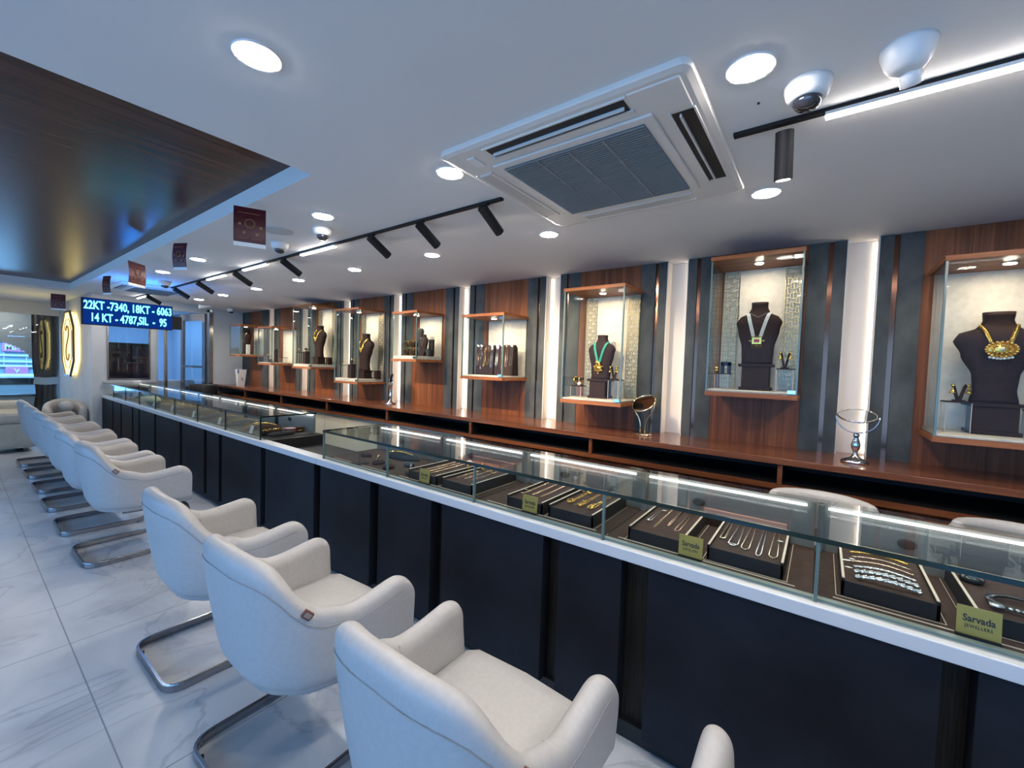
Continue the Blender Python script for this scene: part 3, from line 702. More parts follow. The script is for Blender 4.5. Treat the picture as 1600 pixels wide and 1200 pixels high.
# ================================================= COUNTER
CX = 1.57; SZ = .80
gro = [-1.15, -.33, .55, .93, 1.66, 2.22, 2.90, 3.77, 4.70, 5.10, 5.86, 6.85, 7.60, 7.94, 8.61, 9.15]   # groove centres
gw  = [.06, .06, .10, .075, .08, .08, .08, .08, .07, .07, .07, .06, .05, .05, .05, .05]
def counter(y0, y1, lab, name='display_counter'):
    t_ = thing(name, lab, 'counter', (0, 0, 0)); return t_
ca = counter(-1.9, 2.90, 'near run of the long dark navy counter under the glass cases, with recessed grooves')
cb = counter(2.90, 9.93, 'far run of the long dark navy counter, beyond the gap in the glass cases')
box('carcass', 1.655, 2.14, -1.9, 2.895, .0, .7995, groove_wood, ca); 
bm = bmesh.new(); B(bm, 1.655, 2.14, 2.905, 3.80, 0, .70); B(bm, 1.655, 2.14, 3.80, 9.92, 0, .7995); finish('carcass', bm, groove_wood, cb)
box('plinth', 1.63, 1.66, -1.9, 2.895, 0, .07, black, ca); box('plinth', 1.63, 1.66, 2.905, 9.92, 0, .07, black, cb)
edges = [-1.9]+gro+[9.93]; ws = [0]+gw+[0]
for i in range(len(edges)-1):
    a = edges[i]+ws[i]/2+(.003 if i else 0); c = edges[i+1]-ws[i+1]/2-.003
    par = ca if c < 2.9 else cb
    box('front_panel', 1.585, 1.655, a, c, .07, .752, panel_navy, par, .002)
def ctop(y0, y1, lab, zz=SZ):
    o = box('countertop_edge', CX, 1.6545, y0, y1, .755, zz, solid_white, None, .003); return tag(o, lab, 'countertop', 'white countertop pieces')
tr = cb
ctop(-1.9, 2.888, 'white countertop strip under the near run of glass cases')
ctop(2.892, 3.80, 'short white countertop strip in the gap between glass cases')
ctop(3.804, 9.93, 'long white countertop strip under the far run of glass cases')
box('side_wall', 1.67, 2.14, 3.78, 3.80, .70, .80, black_metal, tr); box('well_floor', 1.665, 2.14, 2.905, 3.78, .702, .712, black, tr)

ledge_m = plain('ledge_grey', (.20, .24, .22), .35)
def case(y0, y1, lab, far=False, ends=(0, 1), dark=velvet):
    """glass counter case from y0 (near) to y1"""
    t_ = thing('glass_counter_case', lab, 'display case', (0, (y0+y1)/2, SZ), 0, 'glass counter cases'); L = (y1-y0)/2
    X0, X1, Hh = 1.60, 2.10, .205
    box('case_floor', X0+.034, X1-.02, -L+.002, L-.002, 0, .006, dark, t_)
    box('front_ledge', X0+.010, X0+.033, -L+.002, L-.002, 0, .008, ledge_m, t_)
    if not far: box('floor_trim', X0+.055, X0+.06, -L+.05, L-.05, .0062, .0075, tray_trim, t_)
    box('front_glass', X0, X0+.008, -L+.001, L-.001, .0, Hh-.012, glass_m, t_)
    box('top_glass', X0-.004, X1, -L+.0005, L-.0005, Hh-.014, Hh, glass_top, t_)
    box('top_edge', X0-.0052, X0-.004, -L, L, Hh-.0155, Hh, glass_edge, t_)
    if 1 in ends: box('end_glass', X0+.008, X1-.02, L-.009, L-.001, .006, Hh-.012, glass_m, t_); box('end_edge', X0-.003, X0+.009, L-.010, L, .0, Hh-.012, glass_edge_l, t_)
    if 0 in ends: box('end_glass', X0+.008, X1-.02, -L+.001, -L+.009, .006, Hh-.012, glass_m, t_); box('end_edge', X0-.003, X0+.009, -L, -L+.010, .0, Hh-.012, glass_edge if far else glass_edge_l, t_)
    if 2 in ends: box('end_top_edge', X0, X1, -L-.0012, -L, Hh-.0122, Hh, glass_edge, t_)
    if 3 in ends: box('end_top_edge', X0, X1, L, L+.0012, Hh-.0122, Hh, glass_edge, t_)
    box('back_panel', X1-.02, X1-.008, -L+.004, L-.004, .0, Hh-.013, back_grey, t_)
    box('led_strip', X1-.034, X1-.022, -L+.035, L-.035, Hh-.030, Hh-.0235, em_case, t_)
    box('divider_post', X1-.045, X1-.0075, L-.022, L+.0, -.0, Hh-.013, black_metal if far else back_grey, t_)
    bm = bmesh.new(); lathe(bm, [(.017, 0), (.017, .012), (.012, .014)], (X1-.02, L*.25, .10), 16, R=Matrix.Rotation(-PI/2, 3, 'Y'), sy=1.6); finish('finger_pull', bm, black, t_)
    return t_
near = [(-1.43, -.72), (-.72, -.01), (-.01, .70), (.70, 1.41), (1.41, 2.12), (2.12, 2.85)]
nlab = ['glass counter case out of view past the right edge', 'glass counter case holding the bracelet tray, at the right edge', 'glass counter case with the looped chain tray, second from right', 'glass counter case with gold cluster pieces, third from right', 'glass counter case with bright chains and rings, fourth from right', 'glass counter case with black ring cushions, ending at the gap']
for (a, c), l_ in zip(near, nlab): case(a, c, l_, ends=(1,) if c < 2.8 else (1, 3), dark=velvet)
fy = [3.86+.76*i for i in range(9)]
fw = ['nearest the gap, with gold on velvet rolls', 'second past the gap', 'third past the gap', 'fourth past the gap', 'fifth past the gap', 'sixth past the gap, holding a cream cushion', 'next to the last, holding crumpled iridescent wrap', 'at the far end']
for i in range(8): case(fy[i], min(fy[i+1], 9.92), 'glass counter case of the far run, ' + fw[i], True, ends=(0, 2) if i == 0 else (0,), dark=velvet_n)

# ---- plaques
def plaque(x, y, lab, rz=0):
    t_ = thing('name_plaque', lab, 'sign', (x-.030, y, SZ+.007), rz, 'gold name plaques in the counter cases')
    R_ = Matrix.Rotation(math.radians(4), 3, 'Y')
    bm = bmesh.new(); OB(bm, (.012, 0, .042), (.0012, .042, .040), R_); finish('plate', bm, brass_pl, t_)
    box('base', -.001, .023, -.042, .042, 0, .006, black_metal, t_)
    up = R_ @ Vector((0, 0, 1)); n_ = R_ @ Vector((-1, 0, 0)); c0 = Vector((.012, 0, .042))
    # facing -x: right of the reader is -y
    text('lettering', 'Sarvada', .0255, face_mat(c0+n_*.0016+up*.008, (0, -1, 0), up), ink, t_, .0002, .0006, .78)
    text('lettering', 'JEWELLERS', .0115, face_mat(c0+n_*.0016-up*.012, (0, -1, 0), up), ink, t_, .0002, .0003, .78, spacing=1.25)
plaque(1.665, 1.83, 'gold name plaque before the tray of three bright chains, smallest in view')
plaque(1.665, 1.09, 'gold name plaque left of the gold cluster tray, third from the right')
plaque(1.665, .365, 'gold name plaque between the pendant tray and the looped chain tray')
plaque(1.665, -.37, 'dim gold name plaque in front of the bracelet tray, at the right edge')

# ---- trays
def tray(x0, x1, y0, y1, lab, slope=.0):
    t_ = thing('jewellery_tray', lab, 'tray', ((x0+x1)/2, (y0+y1)/2, SZ+.0075), 0, 'velvet trays in the counter cases')
    a, b_ = (x1-x0)/2, (y1-y0)/2
    bm = bmesh.new(); B(bm, -a, a, -b_, -b_+.008, 0, .055); B(bm, -a, a, b_-.008, b_, 0, .055); B(bm, -a, -a+.008, -b_, b_, 0, .048); B(bm, a-.008, a, -b_, b_, 0, .055)
    finish('tray_frame', bm, tray_side, t_)
    box('cushion', -a+.008, a-.008, -b_+.008, b_-.008, 0, .044, velvet, t_)
    bm = bmesh.new()
    for s in (-1, 1): B(bm, -a+.004, a-.004, min(s*(b_-.008), s*(b_-.001)), max(s*(b_-.008), s*(b_-.001)), .0552, .057)
    B(bm, -a-.012, -a-.010, -b_-.012, b_+.012, 0, .0012); B(bm, a-.009, a-.002, -b_+.01, b_-.01, .055, .057)
    for s in (-1, 1): B(bm, -a-.012, a, s*(b_+.012)-.001, s*(b_+.012)+.001, 0, .0012)
    finish('tray_trim', bm, tray_trim, t_)
    return t_
TZ = SZ+.0075+.0445
tray(1.66, 2.06, .395, .61, 'velvet tray of fine pendants, left of the looped chain tray')
tray(1.68, 2.06, .075, .315, 'velvet tray of looped light chains')
tray(1.69, 2.06, -.305, -.08, 'velvet tray of bracelets laid side by side')
tray(1.71, 2.06, -.62, -.375, 'velvet tray with a black bracelet and watch, at the right edge')
tray(1.66, 2.06, 1.03, 1.235, 'velvet tray with short bright chains and a white tag')
tray(1.67, 2.06, .775, 1.00, 'velvet tray of gold cluster pieces')
tray(1.66, 2.06, 1.745, 1.985, 'velvet tray of three bright twisted chains')
tray(1.66, 2.06, 1.475, 1.70, 'velvet tray of dark chains beside the upright ring stands')

def P(x, y, z): return Vector((x, y, z))
def drop(x0, y, x1, r=.0016, w=.012, m_=None, bd=False, z=TZ, bend=0):
    """a chain pinned at the back of a tray (x1) hanging forward in a loop to x0"""
    pts = [P(x1, y-w*.5, z+r+.004), P((x0*.45+x1*.55), y-w*.8+bend*.5, z+r+.001), P(x0+.02, y-w+bend, z+r), P(x0, y+bend, z+r), P(x0+.02, y+w+bend, z+r), P((x0*.45+x1*.55), y+w*.8+bend*.5, z+r+.001), P(x1, y+w*.5, z+r+.004)]
    f = fillet(pts, .03, 4); bm = bmesh.new()
    if bd: beads(bm, f, r*1.1, r*2.6)
    else: sweep(bm, f, circ(r, 6))
    return bm
def jewel(name, bm, m_, lab, cat='jewellery', group=None, smooth=True): return tag(finish(name, bm, m_, None, smooth), lab, cat, group)
def price_tag(p, ry, lab, par=None, s=1):
    bm = bmesh.new(); OB(bm, p, (.012*s, .0055*s, .0004), Matrix.Rotation(ry, 3, 'Z') @ Matrix.Rotation(.25, 3, 'Y')); o = finish('price_tag', bm, paper, None); return tag(o, lab, 'price tag', 'white price tags')
def hook(x, y, z=TZ):
    bm = bmesh.new(); lathe(bm, [(.0015, 0), (.0015, .010)], (x, y, z), 8); bead(bm, (x, y, z+.012), .004); return bm
palegold = plain('pale_gold_chain', (.86, .74, .50), .2, 1)
ch_g = 'chains on the looped chain tray'
nm5 = ['leftmost, short and doubled', 'second from left, with a flat bar', 'middle, long V-shaped', 'fourth from left, narrow', 'rightmost, wide drop']
xs5 = [1.80, 1.75, 1.74, 1.71, 1.725]
for i in range(5):
    y = .285-.042*i
    bm = drop(xs5[i], y, 2.03, .0027, [.010, .016, .013, .008, .013][i], bend=[0, 0, 0, -.004, -.006][i])
    if i == 0:
        tmp = [P(2.03, y-.004, TZ+.006), P(1.80, y-.008, TZ+.005), P(1.80, y+.008, TZ+.005), P(2.03, y+.004, TZ+.006)]; sweep(bm, fillet(tmp, .01), circ(.0035, 6))
    if i == 1: OB(bm, (1.772, y, TZ+.003), (.004, .018, .002), Matrix.Identity(3))
    lathe(bm, [(.0015, 0), (.0015, .012)], (2.035, y, TZ), 8); bead(bm, (2.035, y, TZ+.014), .004)
    jewel('necklace', bm, silver if i in (1, 3) else palegold, 'pale gold chain on the looped chain tray, ' + nm5[i], 'necklace', ch_g)
nm4 = ['leftmost, with a round drop', 'second, thin broken line', 'third, narrow bar', 'rightmost, rounded loop']
for i in range(4):
    y = .575-.042*i; bm = drop([1.80, 1.74, 1.79, 1.755][i], y, 2.02, [.0012, .001, .0024, .0016][i], [.006, .003, .0035, .009][i], bd=(i == 1))
    if i == 0: bead(bm, (1.797, y, TZ+.006), .008)
    lathe(bm, [(.0015, 0), (.0015, .012)], (2.03, y, TZ), 8); bead(bm, (2.03, y, TZ+.014), .004)
    jewel('necklace', bm, rosegold if i else silver, 'fine pendant chain on the pendant tray, ' + nm4[i], 'necklace', 'fine pendants')
price_tag((1.96, .555, TZ+.01), .9, 'white price tag at the back left of the pendant tray'); price_tag((2.0, .50, TZ+.012), -.4, 'white price tag at the back middle of the pendant tray'); price_tag((2.0, .43, TZ+.012), -.3, 'white price tag at the back right of the pendant tray')
price_tag((1.90, .10, TZ+.012), .5, 'white price tag over the fourth looped chain')
# bracelets across tray T3 (run along y)
bnm = ['nearest the plaque, woven', 'second from the plaque, woven wide', 'third from the plaque, fine open links', 'fourth from the plaque, twisted', 'fifth from the plaque, slender', 'sixth from the plaque, bright rope', 'farthest back, thin rose gold']
for i in range(7):
    x = 1.735+.047*i; bm = bmesh.new(); rr_ = [.0058, .0064, .0042, .0042, .0036, .0048, .003][i]
    for q in ((0, 1) if i in (0, 1, 2) else (0,)):
        pts = [P(x+(.007*math.sin(k*1.9+q*PI) if i < 3 else .0025*math.sin(k*2.6)), -.115-.155*k/30, TZ+.008+.010*math.sin(PI*k/30)) for k in range(31)]
        if i in (3, 5): beads(bm, pts, rr_, rr_*1.5)
        else: sweep(bm, pts, circ(rr_*.6, 6))
    if i in (0, 1):
        for k in range(26): bead(bm, (x+.006*math.sin(k*2.1), -.118-.149*k/25, TZ+.012+.010*math.sin(PI*k/25)), .0042)
    jewel('bracelet', bm, [silver, silver, silver, rosegold, rosegold, gold, rosegold][i], 'bracelet on the bracelet tray, ' + bnm[i], 'bracelet', 'bracelets on the tray')
for (x, y, a, w) in ((1.775, -.10, .5, 'by the two nearest bracelets'), (1.84, -.097, 1.1, 'left end of the third bracelet'), (1.865, -.113, .2, 'left end of the fourth bracelet'), (2.02, -.20, .8, 'over the farthest bracelet')): price_tag((x, y, TZ+.02), a, 'white price tag on the bracelet tray, ' + w)
bw = bmesh.new(); sweep(bw, [(1.82+.055*math.cos(a*PI/12), -.50+.075*math.sin(a*PI/12), TZ+.012) for a in range(24)], rect(.016, .005), (0, 0, 1), True); bo = jewel('bracelet', bw, jet, 'black band bracelet with bright studs at the right edge', 'bracelet')
bm = bmesh.new(); beads(bm, [(1.765, -.455+(-.11)*k/10, TZ+.014) for k in range(11)], .006, .013); OB(bm, (1.775, -.43, TZ+.012), (.012, .014, .004), Matrix.Identity(3)); finish('studs', bm, silver, bo, True)
bm = bmesh.new(); lathe(bm, [(.026, 0), (.030, .012), (.026, .02)], (1.97, -.42, TZ), 24); wo = jewel('wristwatch', bm, jet, 'dark wristwatch at the back of the right edge tray', 'watch')
bm = bmesh.new(); lathe(bm, [(.020, .0201), (.020, .022)], (1.97, -.42, TZ), 20); finish('dial', bm, silver, wo)
price_tag((1.985, -.405, TZ+.03), .2, 'white price tag on the dark wristwatch'); price_tag((1.80, -.60, TZ+.02), .2, 'white price tag beside the black studded bracelet')
# T0a: three chains; T0b: clusters
for i, w in enumerate(['left', 'middle', 'right']):
    bm = drop(1.76, 1.205-.05*i, 2.03, .0018, .004, bd=True); jewel('necklace', bm, rosegold, 'short bright chain on the tray with a white tag, ' + w, 'necklace', 'short bright chains')
price_tag((1.74, 1.20, TZ+.01), .9, 'white price tag at the front left of the short chain tray'); price_tag((1.80, 1.215, TZ+.01), .2, 'small white price tag behind the front tag of the short chain tray')
for i, w in enumerate(['left', 'middle', 'right']):
    bm = drop(1.78-.01*i, .955-.06*i, 2.03, .0014, .007, bd=True)
    for k in range(26): bead(bm, (1.775-.01*i+random.uniform(0, .075), .955-.06*i+random.uniform(-.016, .016), TZ+random.uniform(.003, .010)), random.uniform(.0028, .005))
    jewel('necklace', bm, gold, 'gold cluster piece on the cluster tray, ' + w, 'necklace', 'gold clusters')
bm = bmesh.new()
for k in range(34): bead(bm, (2.0+random.uniform(-.025, .02), .955+random.uniform(-.03, .03), TZ+random.uniform(.004, .018)), random.uniform(.003, .006))
jewel('brooch', bm, gold, 'heap of gold beads at the back of the cluster tray', 'jewellery')
for i in range(4):
    price_tag((2.03, .935-.04*i, TZ+.013), 1.57, 'white price tag at the back of the cluster tray, ' + ['first from left', 'second from left', 'third from left', 'rightmost'][i])
# Ta: three twisted chains; Tb dark chains; ring stands
for i, w in enumerate(['left', 'middle', 'right']):
    bm = drop(1.70, 1.92-.04*i, 2.0, .003, .0032, bd=True); jewel('necklace', bm, rosegold, 'twisted bright chain on the three-chain tray, ' + w, 'necklace', 'twisted bright chains')
for i, w in enumerate(['left', 'middle', 'right']):
    bm = drop(1.74+.01*i, 1.665-.05*i, 2.0, .0014, .006, bd=(i > 0)); jewel('necklace', bm, rosegold, 'thin chain on the dark tray left of the glass divider, ' + w, 'necklace', 'thin chains on the dark tray')
for k, (x, y) in enumerate(((1.90, 1.72), (1.93, 1.69), (1.96, 1.66), (1.93, 1.62), (1.96, 1.58), (1.92, 1.55))):
    bm = bmesh.new(); lathe(bm, [(.0022, 0), (.0022, .045)], (x, y, TZ), 8); bead(bm, (x, y, TZ+.047), .0045)
    sweep(bm, [(x+.009*math.cos(a*PI/8), y, TZ+.02+.009*math.sin(a*PI/8)) for a in range(16)], circ(.0018, 5), (0, 1, 0), True)
    jewel('ring_stand', bm, gold, 'upright gold peg with a ring behind the thin chains, ' + ['first', 'second', 'third', 'fourth', 'fifth', 'last'][k] + ' from the left', 'ring', 'upright ring pegs')
bm = bmesh.new(); OB(bm, (2.0, 1.80, TZ+.03), (.02, .012, .0006), Matrix.Rotation(.5, 3, 'X')); tag(finish('price_tag', bm, paper), 'larger white price tag behind the twisted chains', 'price tag')
t_ = thing('watch_box', 'long pale rose box lying at the back of the case behind the twisted chains', 'box', (2.070, 1.66, SZ+.007)); box('lid', -.009, .009, -.17, .17, .03, .10, plain('rose_box', (.42, .26, .22), .5), t_, .004); box('body', -.008, .009, -.168, .168, 0, .03, velvet_d, t_)
t_ = thing('watch_box', 'pale rose box lying behind the looped chain tray', 'box', (2.07, .25, SZ+.007)); box('lid', -.008, .009, -.16, .16, .04, .075, MATS['rose_box'], t_, .002); box('body', -.007, .009, -.158, .158, 0, .04, velvet_d, t_)
# segment with ring cushions, a bangle box etc (y 2.12..2.85)
t_ = thing('acrylic_block', 'clear upright acrylic display block in the last near case', 'display block', (1.68, 2.52, SZ+.0065)); box('block', -.03, .03, -.035, .035, .004, .075, acrylic, t_); box('foot', -.042, .042, -.05, .05, 0, .004, black_metal, t_)
box('block_edge', -.0315, -.0300, -.036, -.034, .004, .075, glass_edge, t_)
cush = [((1.76, 2.42), 'with gold ring'), ((1.73, 2.27), 'with gold ring, nearer'), ((1.74, 2.06), 'with a silver stone ring'), ((1.86, 2.22), 'larger, at the back'), ((1.95, 2.06), 'flat, at the back right'), ((1.84, 2.68), 'dark, at the back left')]
for k, ((x, y), w) in enumerate(cush):
    t_ = thing('ring_cushion', 'dark oval ring cushion ' + w, 'ring display', (x, y, SZ+.0065), .3*k, 'dark ring cushions')
    bm = bmesh.new(); lathe(bm, [(.046, 0), (.048, .010), (.040, .022), (.02, .027), (.001, .028)], (0, 0, 0), 24, sy=.75); finish('cushion', bm, velvet_n if k in (2, 3, 4) else velvet_d, t_, True)
    if k < 3:
        bm = bmesh.new(); sweep(bm, [(.017*math.cos(a*PI/10), 0, .034+.017*math.sin(a*PI/10)) for a in range(20)], circ(.0028, 6), (0, 1, 0), True); bead(bm, (0, 0, .054), .007); finish('ring', bm, gold if k < 2 else silver, t_, True)
t_ = thing('necklace_pad', 'curved dark necklace pad with gold chain at the back of the fourth case', 'necklace display', (1.975, 2.42, SZ+.0065), .2)
bm = bmesh.new(); lathe(bm, [(.11, 0), (.11, .012), (.09, .045), (.05, .062), (.001, .066)], (0, 0, 0), 32, sx=.50, sy=1.3); finish('pad', bm, velvet_n, t_, True)
bm = bmesh.new(); beads(bm, [(-.04+.004*math.sin(k), -.11+.22*k/24, .058+.0*k-.00035*(k-12)**2*.3) for k in range(25)], .004, .007); finish('chain', bm, gold, t_, True)
# bench-high cream case behind gap is part of the bench doors

# far run contents: velvet rolls with gold, tags, cushion, wrap
far_lab = ['nearest the gap', 'second past the gap', 'third past the gap', 'fourth past the gap', 'fifth past the gap', 'sixth past the gap']
for s_ in range(5):
    yc = fy[s_]+.38
    for k in range(0 if s_ else 1, 2):
        t_ = thing('necklace_pad', 'curved grey velvet necklace pad, %s one in the far case %s' % (['nearer', 'farther'][k], far_lab[s_]), 'necklace display', (1.84, yc-.17+.34*k, SZ+.0065), 0, 'velvet pads in the far cases')
        bm = bmesh.new()
        pts = [(-.17, 0), (-.12, .02), (-.05, .045), (.03, .058), (.10, .05), (.17, .02)]
        rings = [[(x_, .085*c_*(1-.25*abs(x_)/.17), .002+z_*max(0, s2)) for c_, s2 in [(math.cos(a*PI/8), math.sin(a*PI/8)) for a in range(9)]] for x_, z_ in pts]
        loft(bm, rings, closed=False, cap=False); bmesh.ops.solidify(bm, geom=bm.faces[:], thickness=.002) if False else None
        finish('pad', bm, velvet_n if s_ else velvet_d, t_, True)
        bm = bmesh.new()
        for q in (-1, 1):
            pp = [(-.14+.26*j/14, q*(.030+.012*math.sin(j*.5)), .012+.052*math.sin(PI*(.12+.72*j/14))) for j in range(15)]; beads(bm, pp, .0036 if s_ else .005, .008)
        finish('necklace', bm, gold, t_, True)
    t2 = thing('name_plaque', 'small pale tag plaque in the far case ' + far_lab[s_], 'sign', (1.65, yc-.05, SZ+.007), 0, 'pale plaques in the far cases')
    bm = bmesh.new(); OB(bm, (.012, 0, .042), (.0012, .03, .036), Matrix.Rotation(math.radians(14), 3, 'Y')); finish('plate', bm, plain('pale_plaque_%d' % s_, (.45, .50, .42), .3), t2); box('base', 0, .03, -.03, .03, 0, .005, black_metal, t2)
t_ = thing('jewellery_roll', 'dark velvet roll with yellow gold beads at the open end of the far cases', 'necklace display', (1.72, 4.0, SZ+.0065), .25)
bm = bmesh.new(); lathe(bm, [(.02, -.10), (.032, -.07), (.034, .08), (.02, .11)], (.03, 0, .034), 16, R=Matrix.Rotation(PI/2, 3, 'Y')); finish('roll', bm, velvet_d, t_, True)
bm = bmesh.new(); beads(bm, [(-.06+.16*j/20, -.022, .056+.006*math.sin(j)) for j in range(21)], .0055, .008); finish('chain', bm, gold, t_, True)
t_ = thing('jewellery_roll', 'lower grey velvet roll beside the yellow gold beads', 'necklace display', (1.80, 3.92, SZ+.0065), .1)
bm = bmesh.new(); lathe(bm, [(.008, -.12), (.020, -.08), (.022, .10), (.015, .12)], (0, 0, .022), 14, R=Matrix.Rotation(PI/2, 3, 'Y')); finish('roll', bm, velvet_n, t_, True)
for k, (x, y, w, m_) in enumerate(((1.93, 4.02, 'red-brown', plain('maroon_box', (.12, .025, .03), .4)), (2.02, 4.05, 'dark', velvet_d))):
    t_ = thing('bangle_box', w + ' round bangle box with gold edge in the far case nearest the gap', 'box', (x, y, SZ+.0065)); bm = bmesh.new(); lathe(bm, [(.05, 0), (.05, .045), (.045, .05)], (0, 0, 0), 24); finish('box', bm, m_, t_); bm = bmesh.new(); lathe(bm, [(.051, .018), (.0525, .021), (.051, .024)], (0, 0, 0), 24); finish('gold_rim', bm, gold, t_)
t_ = thing('cushion', 'cream cushion inside the far glass cases', 'cushion', (1.80, 8.05, SZ+.0065)); bm = bmesh.new(); lathe(bm, [(.10, 0), (.13, .02), (.13, .05), (.10, .075), (.001, .085)], (0, 0, 0), 24, sx=.9, sy=1.9); finish('pad', bm, plain('cream_pad', (.62, .56, .36), .6), t_, True)
bm = bmesh.new(); g = 14; vs = [[bm.verts.new((1.64+.38*i/g, 8.46+.66*j/g, SZ+.03+.12*abs(math.sin(i*1.7+j*.9)*math.cos(j*1.3-i*.6)))) for j in range(g+1)] for i in range(g+1)]
for i in range(g):
    for j in range(g): bm.faces.new((vs[i][j], vs[i+1][j], vs[i+1][j+1], vs[i][j+1]))
wr = mott('iridescent_wrap', (.30, .62, .78), (.62, .45, .75), .25, 7); tag(finish('plastic_wrap', bm, wr), 'crumpled iridescent plastic wrap at the far end of the glass cases', 'wrapping'); 
w_o = bpy.data.objects['plastic_wrap']; so = w_o.modifiers.new('s', 'SOLIDIFY'); so.thickness = .001
# ================================================= CHAIRS
def tub_chair(lab, loc, rotz):
    t_ = thing('tub_armchair', lab, 'chair', loc, rotz, 'white tub armchairs along the counter')
    # plan curve (outer), from near arm tip (y<0) round the back to far arm tip
    Wd, Fx, Bx = .330, .275, -.325
    def plan(u):   # u 0..1 -> outer point, inward normal, height, thickness
        pass
    st = []
    ra = .085
    # near arm front rounding
    N1 = 5
    for k in range(N1+1):
        a = PI/2*k/N1; x = Fx-ra+ra*math.cos(a); dz = -(ra-ra*math.sin(a)); st.append((x, -Wd, .655+dz, .3+.7*math.sin(a)**.6 if k else .25))
    xs = [.12, .04, -.03]
    hs = [.642, .630, .632]
    for x, h in zip(xs, hs): st.append((x, -Wd-.0*x, h, 1))
    # back arc: superellipse from (-.06,-Wd) to (Bx,0)
    M_ = 9; arc = []
    for k in range(0, M_+1):
        a = PI/2*k/M_; x = -.06-( -.06-Bx)*math.sin(a)**.80; y = -Wd*math.cos(a)**.72 if k < M_ else 0
        q = k/M_; h = .645+(.862-.645)*(1/(1+math.exp(-8.5*(q-.36))))
        if k == M_: h = .864
        arc.append((x, y, h, 1))
    st += arc
    st += [(x, -y, h, w) for x, y, h, w in reversed(st[:-1])]
    n = len(st); TH = .078
    def sect(i):
        x, y, h, w = st[i]
        p = Vector((x, y, 0)); a = Vector(st[max(i-1, 0)][:2]); b_ = Vector(st[min(i+1, n-1)][:2]); t = (b_-a)
        if i < 6 : t = Vector((-1, 0))
        if i > n-7: t = Vector((1, 0))
        t.normalize(); nin = Vector((t.y, -t.x, 0))   # inward (left-hand curve)
        c = Vector((-.05, 0, 0))
        if nin.dot(Vector((0 - p.x*.3, -p.y, 0)) if abs(y) > .15 else Vector((1, 0, 0))) < 0: nin = -nin
        th = TH*w; back = max(0, min(1, (-x-.05)/.2))
        pts = []
        zb = .37
        def q(off, z):
            # taper: outer shell narrows to the base
            k = max(0, (h-z)/(h-zb)); tp = (.012+.055*back)*k**1.5
            return p+nin*(off+tp)+Vector((0, 0, z))
        hh = h
        r = th*.48
        # inner bottom -> inner top -> lip -> outer top -> outer bottom
        pts.append(q(th*1.15, .43)); pts.append(q(th*1.05, min(.50, hh-.03))); pts.append(q(th, hh-(hh-.5)*.45 if hh > .55 else hh-.02)); pts.append(q(th, hh-r*1.1))
        pts.append(q(th*.85, hh-r*.35)); pts.append(q(th*.5, hh)); pts.append(q(th*.15, hh-r*.35)); pts.append(q(0, hh-r*1.1))
        pts.append(q(0, hh-(hh-zb)*.40)); pts.append(q(0, hh-(hh-zb)*.75)); pts.append(q(.0, zb+.035)); pts.append(q(.022, zb+.004)); pts.append(q(.06, zb-.008)); pts.append(q(.06, .42))
        return pts
    bm = bmesh.new(); rings = [sect(i) for i in range(n)]; loft(bm, rings)
    sh = finish('upholstered_shell', bm, leather, t_, True); s = sh.modifiers.new('sub', 'SUBSURF'); s.levels = 1; s.render_levels = 2
    # bottom pan closing the shell
    bm = bmesh.new()
    outl = [rings[i][11] for i in range(0, n)]
    ring0 = [Vector((p_.x, p_.y, .364)) for p_ in outl]; ring1 = [Vector((p_.x*.86-.0, p_.y*.86, .350)) for p_ in outl]
    ringt = [Vector((p_.x, p_.y, .43)) for p_ in outl]
    loft(bm, [ringt, ring0, ring1]); finish('seat_pan', bm, leather, t_, True)
    # seat cushion
    bm = bmesh.new(); sec = []
    m_ = 20
    def outline(sc, z, fx):
        pts = []
        for k in range(m_+1):
            a = -PI/2+PI*k/m_   # back half
            pts.append(Vector((-.02-.185*sc*math.cos(a)**.7 if abs(math.cos(a)) > 1e-6 else -.02, -.238*sc*(-1 if a > 0 else 1)*-abs(math.sin(a))**.75, z)))
        pts = [Vector((p_.x, p_.y, p_.z)) for p_ in pts]
        pts += [Vector((fx-.03, -pts[0].y if False else pts[-1].y, z)), Vector((fx, pts[-1].y*.86, z)), Vector((fx+.012, 0, z)), Vector((fx, pts[0].y*.86, z)), Vector((fx-.03, pts[0].y, z))]
        return pts
    loft(bm, [outline(.96, .40, .255), outline(1.0, .415, .285), outline(1.0, .455, .29), outline(.97, .474, .275), outline(.80, .482, .22), outline(.4, .485, .1)])
    finish('seat_cushion', bm, leather, t_, True)
    # seams: piping just under the outer lip, double seam at each arm joint
    bm = bmesh.new()
    def off(i, j, d):  # point on section slightly outside
        r_ = rings[i]; c = sum((v_ for v_ in r_), Vector())/len(r_); return r_[j]+(r_[j]-c).normalized()*d
    sweep(bm, [rings[i][7].lerp(rings[i][8], .22)+(rings[i][7]-rings[i][3]).normalized()*-.0012 for i in range(4, n-4)], circ(.0016, 5))
    for i in (8, n-9):
        for dlt in (0, .014):
            pts = [rings[i][j].lerp(rings[i+1 if i < n/2 else i-1][j], dlt/.07) for j in (1, 2, 3, 4)]
            o_ = (rings[i][3]-rings[i][7]).normalized()*-.0005
            sweep(bm, [p_+o_ for p_ in pts], circ(.0013, 5))
    finish('seam', bm, seam_m, t_)
    # leather tag on the lip where the back meets the near arm
    i = 11; c0 = (rings[i][6]+rings[i][7])/2; tt = (rings[i+1][5]-rings[i-1][5]).normalized(); oo = (rings[i][7]-rings[i][3]).normalized()
    up = Vector((0, 0, 1)); R_ = Matrix((tt, oo, tt.cross(oo))).transposed()
    tg = bpy.data.objects.new('label_tag', None)
